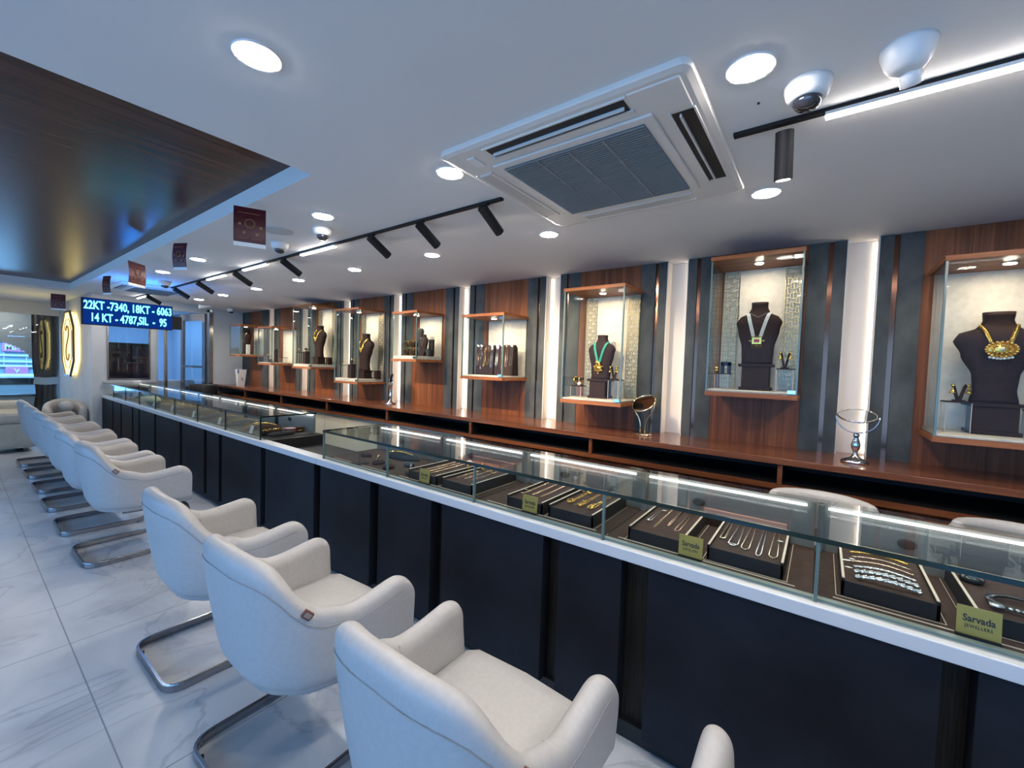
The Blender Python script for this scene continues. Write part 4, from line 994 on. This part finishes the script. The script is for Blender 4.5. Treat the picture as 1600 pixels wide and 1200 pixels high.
    bm = bmesh.new(); OB(bm, c0+oo*.002+Vector((0, 0, .004)), (.017, .006, .013), R_); tg = finish('label_tag', bm, tag_m, t_, bevel=.002)
    bm = bmesh.new(); OB(bm, c0+oo*.0085+Vector((0, 0, .005)), (.012, .0006, .008), R_); finish('tag_print', bm, tag_in, tg)
    # chrome cantilever frame
    hw = .255
    half = [(-.315, 0, .020), (-.315, hw, .020), (.23, hw, .020), (.27, hw*.98, .345), (-.12, hw*.9, .356)]
    f = fillet(half, .085, 7); f2 = [Vector((p_.x, -p_.y, p_.z)) for p_ in reversed(f)]
    path = f2[:-1]+f
    bm = bmesh.new(); mid = len(f2)-1
    # sweep outwards from the rear centre so the flat bar stands on edge on the floor
    prof = [(-.005, -.0175), (.005, -.0175), (.0068, -.014), (.0068, .014), (.005, .0175), (-.005, .0175), (-.0068, .014), (-.0068, -.014)]
    sweep(bm, f, prof, (0, 0, 1)); sweep(bm, [Vector((p_.x, -p_.y, p_.z)) for p_ in f], prof, (0, 0, 1))
    finish('cantilever_frame', bm, frame_chrome, t_)
    for (fx, fy_) in ((-.30, -.18), (-.30, .18), (.15, -hw), (.15, hw)):
        bm = bmesh.new(); lathe(bm, [(.009, 0), (.009, .012)], (fx, fy_, -.001), 10); finish('foot_glide', bm, black, t_)
    return t_
CHX = .86
ch = tub_chair('nearest fully seen white tub armchair at the counter', (CHX, .75, 0), 0)
clist = [(1.62, 'white tub armchair second nearest in full view, its brown tag over the near arm'), (2.50, 'white tub armchair third nearest, just before the gap in the row'),
 (4.28, 'white tub armchair just beyond the gap in the row'), (5.13, 'white tub armchair fifth in the row'), (5.98, 'white tub armchair sixth in the row'),
 (6.82, 'white tub armchair seventh in the row'), (7.66, 'white tub armchair eighth in the row'), (8.5, 'white tub armchair farthest along the counter')]
for y, l_ in clist: dup(ch, (CHX+random.uniform(-.01, .01), y, 0), math.radians(random.uniform(-2, 2)), l_)
dup(ch, (CHX+.02, -.13, 0), 0, 'white tub armchair of which only one arm shows at the bottom edge')

# staff stools behind the counter
for k, (x, y, w) in enumerate(((2.46, -.02, 'left'), (2.46, -.66, 'right, cut by the edge'))):
    t_ = thing('staff_stool', 'white padded stool back behind the counter, ' + w, 'stool', (x, y, 0), 0, 'staff stools')
    bm = bmesh.new(); lathe(bm, [(.20, 0), (.20, .015), (.03, .03), (.025, .60)], (0, 0, 0), 24); finish('base', bm, chrome, t_)
    bm = bmesh.new(); lathe(bm, [(.16, .58), (.20, .60), (.20, .65), (.16, .68), (.001, .685)], (0, 0, 0), 28); finish('seat', bm, leather, t_, True)
    bm = bmesh.new(); pts = [(.17*math.cos(a), .19*math.sin(a), .84) for a in [PI*(-.5+k_/12) for k_ in range(13)]]
    sec = [(-.022, -.10), (.022, -.10), (.024, .06), (.012, .085), (-.012, .085), (-.024, .06)]
    sweep(bm, [(-p_[0]+.03 if False else p_[0]-.02, p_[1], p_[2]) for p_ in pts], sec); finish('backrest', bm, leather, t_, True)
    bm = bmesh.new(); sweep(bm, [(.13, -.04, .66), (.155, -.04, .80)], circ(.01, 8)); sweep(bm, [(.13, .04, .66), (.155, .04, .80)], circ(.01, 8)); finish('bracket', bm, chrome, t_)
# black chair behind the far end of the bench
t_ = thing('office_chair', 'black rounded chair back at the far end of the walnut bench', 'chair', (2.92, 8.28, 0))
t_.location = (2.48, 8.28, 0)
bm = bmesh.new(); lathe(bm, [(.22, 0), (.22, .03), (.03, .05), (.03, .45)], (0, 0, 0), 20); finish('base', bm, black_metal, t_)
bm = bmesh.new(); lathe(bm, [(.001, .44), (.22, .45), (.24, .50), (.20, .54), (.001, .545)], (0, 0, 0), 24); finish('seat', bm, black, t_, True)
bm = bmesh.new(); pts = [(.22*math.cos(a), .24*math.sin(a), .80) for a in [PI*(-.6+1.2*k_/12) for k_ in range(13)]]; sweep(bm, pts, [(-.03, -.25), (.03, -.25), (.035, .2), (.015, .24), (-.015, .24), (-.035, .2)]); finish('backrest', bm, black, t_, True)
# sofa and round armchair at far left
t_ = thing('sofa', 'long cream sofa across the far left of the floor', 'sofa', (-.06, 9.9, 0))
sm_ = mott('sofa_fabric', (.42, .39, .32), (.47, .44, .37), .7, 20)
box('sofa_base', -1.5, .86, -.44, .45, .06, .44, sm_, t_, .05); box('seat_cushion', -1.5, .86, -.445, .25, .43, .60, sm_, t_, .05); box('backrest', -1.5, .80, .22, .46, .42, .72, sm_, t_, .06)

bm = bmesh.new()
for x_ in (-1.3, .7):
    for y_ in (-.3, .35): B(bm, x_-.03, x_+.03, y_-.03, y_+.03, 0, .07)
finish('foot', bm, black, t_)
t_ = thing('round_armchair', 'round white armchair against the emblem wall, with a cushion rolled over its back', 'chair', (1.19, 10.3, 0))
t_.scale = (.88, .88, .88)
bm = bmesh.new(); lathe(bm, [(.20, .0), (.30, .05), (.34, .2), (.33, .42), (.22, .46), (.001, .47)], (0, 0, 0), 32, sx=.72); finish('seat_base', bm, leather, t_, True)
bm = bmesh.new(); rings = []
for k_ in range(15):
    a = PI*(-.12+1.24*k_/14); c = Vector((.235*math.cos(a), .32*math.sin(a)*1.0, 0)); h_ = .62+.18*math.sin(PI*k_/14); nn = Vector((math.cos(a), math.sin(a), 0))
    rings.append([c+nn*.05+Vector((0, 0, .12)), c+nn*.07+Vector((0, 0, h_-.10)), c+nn*.05+Vector((0, 0, h_-.02)), c+Vector((0, 0, h_)), c-nn*.05+Vector((0, 0, h_-.03)), c-nn*.06+Vector((0, 0, h_-.12)), c-nn*.04+Vector((0, 0, .3))])
loft(bm, rings); finish('wrap_back', bm, leather, t_, True)
bm = bmesh.new(); lathe(bm, [(.001, -.16), (.07, -.15), (.095, -.10), (.095, .10), (.07, .15), (.001, .16)], (.02, .02, .67), 20, R=Matrix.Rotation(PI/2, 3, 'X')); finish('roll_cushion', bm, leather, t_, True)

# ================================================= TABLE MIRRORS, TENT CARD
def mirror(x, y, lab, yaw_, tilt, base='turned', col=chrome, rx=.085, rz=.085):
    t_ = thing('table_mirror', lab, 'mirror', (x, y, BZ), yaw_, 'table mirrors on the bench')
    if base == 'turned':
        bm = bmesh.new(); lathe(bm, [(.062, 0), (.064, .008), (.050, .018), (.022, .030), (.012, .045), (.010, .06), (.019, .08), (.021, .10), (.014, .125), (.010, .14), (.015, .15), (.010, .165)], (0, 0, 0), 28); finish('base', bm, col, t_, True)
        zc = .165+.095
        bm = bmesh.new(); sweep(bm, [(0, .095*math.sin(a), zc-.095*math.cos(a)) for a in [PI*(-.5+k_/16) for k_ in range(17)]], circ(.0035, 6), (1, 0, 0)); finish('yoke', bm, col, t_, True)
    else:
        bm = bmesh.new(); B(bm, -.035, .035, -.06, .06, 0, .012)
        zc = .235
        for s in (-1, 1): sweep(bm, fillet([(0, s*.020, .01), (0, s*.018, .10), (0, s*.085, .19), (0, s*.088, zc)], .05, 6), circ(.0045, 8), (1, 0, 0))
        finish('base', bm, col, t_, True)
    R_ = Matrix.Rotation(tilt, 3, 'Y')
    hd_ = bpy.data.objects.new('mirror_head', None); COL.objects.link(hd_); hd_.parent = t_
    RR = R_ @ Matrix.Rotation(PI/2, 3, 'Y')
    bm = bmesh.new(); ring = [R_ @ Vector((0, rx*math.sin(a*PI/20), rz*math.cos(a*PI/20)))+Vector((0, 0, zc)) for a in range(40)]
    sweep(bm, ring, circ(.005, 8), tuple(R_ @ Vector((1, 0, 0))), True); hd_ = None
    fr = finish('mirror_frame', bm, col, t_, True)
    bm = bmesh.new(); loft(bm, [[R_ @ Vector((dx, (rx-.003)*math.sin(a*PI/20), (rz-.003)*math.cos(a*PI/20)))+Vector((0, 0, zc)) for a in range(40)] for dx in (-.002, .002)]); finish('mirror_glass', bm, mirror_m, t_)
    for o in list(bpy.data.objects):
        if o.name.startswith('mirror_head') and o.parent == t_: bpy.data.objects.remove(o)
mirror(3.0, -.165, 'round chrome swivel mirror on a turned stem before the rightmost lit niche', 0, math.radians(70))
mirror(3.04, 1.045, 'gold-toned table mirror with curved side arms, on the bench below the green-cord case', -.25, math.radians(48), 'arms', plain('pale_gold', (.80, .68, .42), .12, 1))
mirror(3.03, 3.97, 'small round chrome mirror standing upright on the far part of the bench', -.45, math.radians(12), 'turned', chrome, .09, .09)
t_ = thing('tent_card', 'white and blue folded tent card at the far end of the bench', 'card', (2.98, 7.95, BZ), .15)
bm = bmesh.new()
for s in (-1, 1):
    R_ = Matrix.Rotation(s*.22, 3, 'X'); OB(bm, (0, -s*.036*-1*-1, .14), (.06, .0012, .142), R_)
finish('card', bm, paper, t_)
bm = bmesh.new(); OB(bm, (0, -.012-.004, .24), (.059, .0016, .034), Matrix.Rotation(-.22, 3, 'X')); finish('blue_band', bm, plain('card_blue', (.05, .08, .28), .5), t_)
bm = bmesh.new(); OB(bm, (0, -.0405, .125), (.016, .0016, .026), Matrix.Rotation(-.22, 3, 'X')); finish('printed_figure', bm, plain('card_grey', (.25, .26, .25), .5), t_)

# ================================================= JEWELLERY IN THE WALL CASES
def lerp_tab(tab, z):
    for a, c in zip(tab, tab[1:]):
        if a[0] <= z <= c[0]:
            q = (z-a[0])/(c[0]-a[0]); q = q*q*(3-2*q); return tuple(a[i]+(c[i]-a[i])*q for i in range(1, 4))
    return tab[-1][1:] if z > tab[-1][0] else tab[0][1:]
def bust(x, y, z, s, lab, tab, m_=velvet_d, plinth=(.075, .14, .13), rz=0):
    """tab: (z, half width y, half depth x, x offset)"""
    t_ = thing('necklace_bust', lab, 'necklace bust', (x, y, z), rz, 'dark necklace busts')
    pd, pw, ph = plinth
    if ph:
        bm = bmesh.new(); B(bm, -pd-.008, pd+.008, -pw/2-.012, pw/2+.012, 0, .018); B(bm, -pd, pd, -pw/2, pw/2, .018, ph-.018); B(bm, -pd-.01, pd+.01, -pw/2-.02, pw/2+.02, ph-.018, ph)
        finish('plinth', bm, m_, t_, bevel=.002)
    bm = bmesh.new(); rings = []
    K = 22; z0, z1 = tab[0][0], tab[-1][0]
    for k in range(K+1):
        zz = z0+(z1-z0)*k/K; w, d, xo = lerp_tab(tab, zz)
        rings.append([(xo*s+d*s*math.copysign(abs(math.cos(a))**.8, math.cos(a)), w*s*math.copysign(abs(math.sin(a))**.8, math.sin(a)), ph+zz*s) for a in [2*PI*j/28 for j in range(28)]])
    loft(bm, rings); finish('torso', bm, m_, t_, True)
    def front(yy, zz, e=.004):
        q = (zz-ph)/s; w, d, xo = lerp_tab(tab, q); u = min(.97, abs(yy)/(w*s)); return Vector((xo*s-d*s*(1-u**2.2)**.45-e, yy, zz))
    R_ = Matrix.Rotation(rz, 4, 'Z')
    return t_, lambda yy, zz, e=.004: (R_ @ front(yy, zz, e).to_4d()).xyz+Vector((x, y, z)), ph
TALL = [(0, .085, .05, 0), (.06, .075, .045, 0), (.13, .080, .045, 0), (.24, .125, .055, .0), (.31, .155, .055, .005), (.345, .135, .05, .01), (.375, .070, .042, .015), (.40, .052, .038, .015), (.45, .056, .040, .012)]
BUST1 = [(0, .088, .05, 0), (.10, .092, .05, 0), (.22, .118, .055, 0), (.27, .130, .055, .003), (.30, .115, .05, .01), (.335, .058, .042, .015), (.37, .046, .036, .015), (.40, .048, .038, .012)]
def strap(front, hw, ztop, zbot, ph, n=16, curve=.25, hwb=.004):
    out = {}
    for s in (-1, 1):
        pts = []
        for k in range(n+1):
            q = k/n; yy = s*(hw+(hwb-hw)*(q**(1-curve*.5))); zz = ztop+(zbot-ztop)*q
            pts.append(front(yy, zz))
        out[s] = pts
    return out
def earring(x, y, z, lab, m_=gold, s=1.0, group='gold earrings in the wall cases'):
    bm = bmesh.new(); bead(bm, (x, y, z), .009*s); bead(bm, (x, y, z-.014*s), .006*s); lathe(bm, [(.003*s, 0), (.011*s, -.014*s), (.012*s, -.018*s)], (x, y, z-.018*s), 14)
    for k in range(8): a = 2*PI*k/8; bead(bm, (x+.011*s*math.cos(a), y+.011*s*math.sin(a), z-.038*s), .0024*s)
    return tag(finish('earring', bm, m_, None, True), lab, 'earring', group)
def riser(x, y, z, w, d, h, lab, top=velvet_d):
    t_ = thing('acrylic_riser', lab, 'display riser', (x, y, z), 0, 'clear risers in the wall cases')
    box('clear_box', -d, d, -w, w, 0, h-.006, acrylic, t_); box('top_pad', -d-.004, d+.004, -w-.004, w+.004, h-.006, h, top, t_)
    bm = bmesh.new()
    for sx in (-1, 1):
        for sy in (-1, 1): B(bm, sx*d-.0015, sx*d+.0015, sy*w-.0015, sy*w+.0015, 0, h-.006)
    for sy in (-1, 1): B(bm, -d, d, sy*w-.0012, sy*w+.0012, 0, .002)
    B(bm, -d-.001, -d+.001, -w, w, 0, .002)
    finish('brass_frame', bm, tray_trim, t_)
def ear_stand(x, y, z, lab, h=.075):
    t_ = thing('earring_stand', lab, 'earring stand', (x, y, z), 0, 'dark earring stands')
    bm = bmesh.new(); B(bm, -.018, .018, -.022, .022, 0, .008)
    for s in (-1, 1): sweep(bm, [(0, s*.004, .008), (0, s*.020, h-.01), (0, s*.026, h)], rect(.012, .014), (1, 0, 0))
    finish('stand', bm, velvet_d, t_)

# case 0: big gold pendant
z0 = 1.20+.042
b0, fr, ph = bust(3.10, -.685, z0, 1.0, 'large dark bust wearing the big gold pendant, at the right edge', TALL, plinth=(.06, .155, .155))
bm = bmesh.new(); stp = strap(fr, .062, z0*0+ph+.385, ph+.295, ph, 14, .3, .030)
for s in (-1, 1):
    sweep(bm, stp[s], rect(.020, .004), (0, 0, 1)); 
    for p_ in stp[s]: bead(bm, p_+Vector((-.003, 0, 0)), .0055)
    lo_ = fr(s*.04, ph+.40)
nk = jewel('necklace', bm, gold, 'broad gold necklace with oval pendant on the rightmost bust', 'necklace')
pc = fr(0, ph+.262, .010); bm = bmesh.new()
lathe(bm, [(.001, -.010), (.030, -.008), (.047, .0), (.042, .006), (.001, .012)], pc, 28, sy=1.15, sx=.80, R=Matrix.Rotation(-PI/2, 3, 'Y'))
for k in range(20):
    a = 2*PI*k/20; bead(bm, pc+Vector((-.008, .052*math.cos(a), .036*math.sin(a))), .0078)
for k in range(12):
    a = 2*PI*k/12; bead(bm, pc+Vector((-.013, .030*math.cos(a), .020*math.sin(a))), .0066)
finish('pendant', bm, gold, nk, True)
bm = bmesh.new()
for k in range(7): bead(bm, pc+Vector((-.004, -.036+.012*k, -.038-.006*math.sin(PI*k/6))), .007)
bead(bm, pc+Vector((-.016, 0, .002)), .009)
finish('bead_fringe', bm, pearl, nk, True)
riser(3.08, -.555, z0, .045, .055, .155, 'clear riser with earrings, left of the rightmost bust'); riser(3.08, -.84, z0, .045, .055, .13, 'clear riser right of the rightmost bust, at the edge')
ear_stand(3.07, -.56, z0+.155, 'dark split earring stand beside the rightmost bust', .085)
earring(3.05, -.534, z0+.155+.08, 'gold drop earring left of the rightmost bust, outer one'); earring(3.05, -.590, z0+.155+.08, 'gold drop earring left of the rightmost bust, inner one')
box_o = box('display_block', 3.06, 3.10, -.86, -.82, z0+.131, z0+.18, velvet_d); tag(box_o, 'dark block on the riser at the right edge', 'display block')

# case 1: pearls
z1 = 1.36+.042
b1, fr, ph = bust(3.09, .345, z1, .98, 'dark bust wearing the pearl necklace', BUST1, plinth=(.06, .15, .165))
bm = bmesh.new(); top_, bot_ = ph+.325, ph+.165
stp = strap(fr, .060, top_, bot_, ph, 22, .15, .018)
for s in (-1, 1):
    for o_ in (-.007, 0, .007): beads(bm, [p_+Vector((-.002, o_, 0)) for p_ in stp[s]], .0042, .008)
nk = jewel('necklace', bm, pearl, 'white three-strand pearl necklace with a square jewelled pendant', 'necklace')
pc = fr(0, ph+.145, .008); bm = bmesh.new(); OB(bm, pc, (.004, .026, .020), Matrix.Identity(3))
for k in range(5): bead(bm, pc+Vector((0, -.024+.012*k, -.030)), .005); bead(bm, pc+Vector((0, -.024+.012*k, -.042)), .0035)
for k in range(5): bead(bm, pc+Vector((0, -.028+.014*k, .026)), .006)
for s in (-1, 1): bead(bm, pc+Vector((0, s*.036, 0)), .009, s=(.5, 1, .8))
finish('pendant', bm, gold, nk); bm = bmesh.new(); OB(bm, pc+Vector((-.004, 0, 0)), (.002, .015, .010), Matrix.Identity(3)); finish('red_stone', bm, ruby, nk)
bm = bmesh.new(); beads(bm, [fr(s_*.045, ph+.322-.03*(1-abs(s_))*1) for s_ in [(-1+2*k/16) for k in range(17)]], .0022, .006); jewel('necklace', bm, silver, 'fine short chain around the neck of the pearl bust', 'necklace')
riser(3.05, .185, z1, .042, .05, .14, 'clear riser right of the pearl bust'); riser(3.05, .53, z1, .04, .05, .10, 'clear riser left of the pearl bust')
ear_stand(3.05, .19, z1+.14, 'dark earring stand right of the pearl bust', .10)
earring(3.03, .214, z1+.14+.095, 'pearl-set gold earring right of the pearl bust, inner one'); earring(3.03, .162, z1+.14+.095, 'pearl-set gold earring right of the pearl bust, outer one')
t_ = thing('ring_block', 'dark blue notched block left of the pearl bust', 'display block', (3.04, .52, z1+.10)); bm = bmesh.new(); B(bm, -.02, .02, -.035, -.018, 0, .07); B(bm, -.02, .02, .005, .022, 0, .07); B(bm, -.02, .02, -.035, .022, .05, .075); finish('block', bm, plain('navy_velvet', (.02, .03, .07), .8), t_)
bm = bmesh.new(); bead(bm, (3.01, .562, z1+.10+.034), .012); bead(bm, (3.01, .562, z1+.10+.018), .015, s=(.6, 1, 1)); jewel('ring', bm, gold, 'gold and green ring at the left of the pearl case', 'ring')

# case 2: green cord
z2 = 1.235+.042
b2, fr, ph = bust(3.08, 1.41, z2, .86, 'dark bust wearing the green cord necklace', BUST1, plinth=(.06, .13, .15))
bm = bmesh.new()
stp = strap(fr, .055, ph+.29, ph+.13, ph, 18, .2, .008)
for s in (-1, 1):
    for o_ in (-.008, -.0035, .001, .0055): sweep(bm, [p_+Vector((-.003, o_, 0)) for p_ in stp[s]], circ(.0026, 5))
nk = jewel('necklace', bm, emerald, 'green multi-cord necklace with a gold peacock-like pendant', 'necklace'); nk['label'] = 'green multi-cord necklace with an ornate gold pendant'
pc = fr(0, ph+.085, .010); bm = bmesh.new()
lathe(bm, [(.001, -.006), (.026, -.004), (.028, .003), (.001, .008)], pc, 22, R=Matrix.Rotation(-PI/2, 3, 'Y'))
for k in range(14): a = 2*PI*k/14; bead(bm, pc+Vector((-.004, .027*math.cos(a), .027*math.sin(a))), .006)
for k in range(11): bead(bm, pc+Vector((-.004, random.uniform(-.030, .030), .034+random.uniform(-.008, .020))), random.uniform(.006, .010))
for s in (-1, 1): bead(bm, pc+Vector((0, s*.034, .012)), .009); bead(bm, pc+Vector((0, s*.030, -.018)), .007)
bead(bm, pc+Vector((0, 0, -.04)), .006)
finish('pendant', bm, gold, nk, True)
riser(3.05, 1.27, z2, .04, .05, .15, 'clear riser right of the green-cord bust'); riser(3.05, 1.585, z2, .045, .05, .09, 'clear riser left of the green-cord bust')
ear_stand(3.05, 1.285, z2+.15, 'dark earring stand right of the green-cord bust', .10)
earring(3.03, 1.31, z2+.245, 'gold earring right of the green-cord bust, inner one'); earring(3.03, 1.258, z2+.245, 'gold earring right of the green-cord bust, outer one')
t_ = thing('bangle_stand', 'dark T-bar stand with gold bangles left of the green-cord bust', 'bangle display', (3.04, 1.585, z2+.09)); bm = bmesh.new(); lathe(bm, [(.012, -.045), (.012, .045)], (0, 0, .055), 14, R=Matrix.Rotation(PI/2, 3, 'X')); B(bm, -.008, .008, -.01, .01, 0, .055); B(bm, -.02, .02, -.03, .03, 0, .006); finish('stand', bm, velvet_d, t_)
for k, w in enumerate(('left', 'right')):
    bm = bmesh.new(); yy = 1.61-.045*k; sweep(bm, [(3.04+.026*math.cos(a*PI/12), yy, z2+.09+.055+.026*math.sin(a*PI/12)-.012) for a in range(24)], circ(.005, 6), (0, 1, 0), True); jewel('bangle', bm, gold, 'gold bangle hanging on the T-bar stand, ' + w, 'bangle', 'bangles on the T-bar')
bm = bmesh.new(); bead(bm, (3.0, 1.555, z2+.09+.016), .017); jewel('pearl_ring', bm, pearl, 'white stone ring on the left riser of the green-cord case', 'ring')

# case 3: chains on boards
z3 = 1.375+.042
for k, (ya, yb, n_, w) in enumerate(((2.49, 2.71, 5, 'left'), (2.26, 2.475, 4, 'right'))):
    t_ = thing('chain_board', 'brown upright board hung with chains, ' + w, 'necklace display', (3.10, (ya+yb)/2, z3), 0, 'chain boards'); L = (yb-ya)/2
    bm = bmesh.new(); loft(bm, [[(-.05, y_, 0), (.05, y_, 0), (.03, y_, .26), (.0, y_, .285), (-.03, y_, .27)] for y_ in (-L+.002, L-.002)]); finish('board', bm, velvet_d, t_, bevel=.004)
    for j in range(n_):
        yy = yb-.03-(yb-ya-.05)*j/(n_-1); bm = bmesh.new(); hh = [.20, .23, .21, .19, .22][j]
        pts = fillet([(3.065, yy-.008, z3+.275), (3.047, yy-.010, z3+.10), (3.044, yy, z3+.285-hh), (3.047, yy+.010, z3+.10), (3.065, yy+.008, z3+.275)], .012, 4)
        beads(bm, pts, .0024, .0052) if j % 2 else sweep(bm, pts, circ(.0022, 5)); 
        jewel('necklace', bm, [rosegold, silver, gold, rosegold, silver][(j+k) % 5], 'chain hanging on the %s brown board, %s' % (w, ['first from left', 'second from left', 'third from left', 'fourth from left', 'rightmost'][j]), 'necklace', 'chains on boards')
        if j in (0, 1, 4) or (k and j in (0, 3)): bm = bmesh.new(); OB(bm, (3.055, yy, z3+.275), (.0008, .014, .007), Matrix.Rotation(.5, 3, 'X')); tag(finish('price_tag', bm, paper), 'white price tag on the %s chain board, %s' % (w, ['left end', 'second chain', 'x', 'right end', 'far right end'][j]), 'price tag', 'white price tags')
# case 4: bangles
z4 = 1.52+.064
for k, (yy, zz) in enumerate(((3.70, 0), (3.60, 0), (3.69, .085), (3.61, .085))):
    t_ = thing('bangle_roll', 'black roll with a broad gold bangle, ' + ['lower left', 'lower right', 'upper left', 'upper right'][k], 'bangle display', (3.06, yy, z4+zz+.045), 0, 'bangle rolls')
    bm = bmesh.new(); lathe(bm, [(.028, -.06), (.030, 0), (.028, .06)], (0, 0, 0), 20, R=Matrix.Rotation(-PI/2, 3, 'Y')); finish('roll', bm, velvet_d, t_)
    bm = bmesh.new(); sweep(bm, [(-.045, .034*math.cos(a*PI/14), .034*math.sin(a*PI/14)) for a in range(28)], rect(.008, .018), (1, 0, 0), True); finish('bangle', bm, gold, t_)
t_ = thing('roll_base', 'dark step base under the black bangle rolls', 'display block', (3.06, 3.65, z4)); box('base', -.06, .06, -.10, .10, 0, .014, velvet_d, t_)
bust(3.08, 3.535, z4, .5, 'slim grey necklace stand behind the bangle rolls', [(0, .05, .05, 0), (.2, .05, .05, 0), (.4, .055, .05, 0), (.55, .08, .05, 0), (.6, .05, .04, 0)], velvet_n, (0, 0, 0))
b4, fr, ph = bust(3.05, 3.45, z4, .48, 'small dark bust with a light chain in the bangle case', BUST1, plinth=(.03, .06, .04))
bm = bmesh.new(); stp = strap(fr, .026, ph+.155, ph+.07, ph, 10, .2, .003); [beads(bm, stp[s], .003, .006) for s in (-1, 1)]; jewel('necklace', bm, silver, 'light chain on the small dark bust in the bangle case', 'necklace')
for k, (yy, h_) in enumerate(((3.40, .16), (3.385, .06))):
    o = box('display_block', 3.04+.06*(1-k), 3.07+.06*(1-k), yy-.03, yy+.03, z4, z4+h_+.02, velvet_n); tag(o, 'dark upright block at the right of the bangle case, ' + ['taller', 'shorter'][k], 'display block')
# case 5 & 6: tall busts
def tallbust(yc, zc, lab, lab2, s=1.0):
    b_, fr, ph = bust(3.08, yc, zc, s, lab, TALL, plinth=(.055, .13, .10))
    bm = bmesh.new()
    for dz_ in (0, .018, .034):
        pts = []
        for k in range(25):
            q = -1+2*k/24; pts.append(fr(q*.060*(1+dz_*3), ph+.385*s-(.13+dz_)*(1-abs(q)**1.6)*s, .006))
        beads(bm, pts, .0062, .010)
    jewel('necklace', bm, gold, lab2, 'necklace')
tallbust(4.55, 1.235+.064, 'tall dark bust in the case with the curved gold necklace', 'curved multi-strand gold necklace in the fifth case along the wall')
tallbust(5.62, 1.385+.064, 'tall dark bust in the case reflecting the price board', 'gold necklace on the bust in the case reflecting the price board', .96)
for yc, zc, w in ((4.66, 1.299, 'in the curved gold necklace case'), (5.76, 1.449, 'in the case reflecting the price board')):
    t_ = thing('bangle_stand', 'brown block with gold bangles ' + w, 'bangle display', (2.97, yc, zc)); box('block', -.03, .03, -.04, .04, 0, .17, velvet_d, t_)
    bm = bmesh.new(); 
    for q in (0, .018): sweep(bm, [(-.0+q*.5, -.02+q+.030*math.cos(a*PI/12), .205+.030*math.sin(a*PI/12)) for a in range(24)], circ(.004, 6), (1, 0, 0), True)
    finish('bangle', bm, gold, t_, True)
    bm = bmesh.new(); sweep(bm, [(0, -.03, .205), (0, .03, .205)], circ(.012, 10)); B(bm, -.006, .006, -.005, .005, .17, .2); finish('bar', bm, velvet_d, t_)
    riser(2.96, yc+.17, zc, .03, .03, .16, 'small clear riser ' + w, black_metal); earring(2.96, yc+.17, zc+.205, 'gold earring on the small riser ' + w)
    o = box('display_block', 3.12, 3.18, yc-.30, yc-.24, zc, zc+.10, velvet_d); tag(o, 'small brown block at the right side ' + w, 'display block')
# case 7: watch; case 8: bust
z7 = 1.41+.042
t_ = thing('watch_stand', 'black watch on a tall stand in the low watch case', 'watch', (3.0, 6.72, z7))
bm = bmesh.new(); lathe(bm, [(.035, 0), (.035, .012), (.022, .02), (.022, .13)], (0, 0, 0), 18); finish('stand', bm, velvet_d, t_); bm = bmesh.new(); sweep(bm, [(0, .032*math.cos(a*PI/12), .17+.040*math.sin(a*PI/12)) for a in range(24)], rect(.012, .022), (1, 0, 0), True); finish('strap', bm, black, t_); bm = bmesh.new(); lathe(bm, [(.020, 0), (.020, .008)], (-.012, .018, .195), 20, R=Matrix.Rotation(-PI/2, 3, 'Y')); finish('dial', bm, silver, t_)
riser(2.98, 6.93, z7, .04, .04, .10, 'small clear riser left of the black watch', black_metal); earring(2.98, 6.93, z7+.145, 'gold flower earring left of the black watch')
riser(3.08, 6.64, z7, .03, .04, .08, 'small clear riser right of the black watch'); 
t_ = thing('ring_cushion', 'small dark cushion with a ring beside the watch stand', 'ring display', (2.97, 6.83, z7)); bm = bmesh.new(); lathe(bm, [(.03, 0), (.032, .03), (.02, .045), (.001, .048)], (0, 0, 0), 20); finish('cushion', bm, velvet_d, t_, True)
z8 = 1.53+.042
b8, fr, ph = bust(3.05, 7.90, z8, .86, 'dark bust with a beaded rose gold chain nearest the far corner', TALL, plinth=(.04, .10, .03))
bm = bmesh.new()
for dz_ in (0, .02): beads(bm, [fr(q*.055, ph+.33-(.15+dz_)*(1-abs(q)**1.5)) for q in [(-1+2*k/20) for k in range(21)]], .006, .010)
jewel('necklace', bm, rosegold, 'beaded rose gold necklace on the bust nearest the far corner', 'necklace')
earring(2.95, 8.05, z8+.16, 'gold earring nearest the far corner'); riser(2.95, 8.05, z8, .02, .02, .11, 'small clear riser nearest the far corner', black_metal)
o = box('display_block', 3.0, 3.05, 7.76, 7.80, z8, z8+.16, pearl); tag(o, 'white upright block beside the bust nearest the far corner', 'display block')
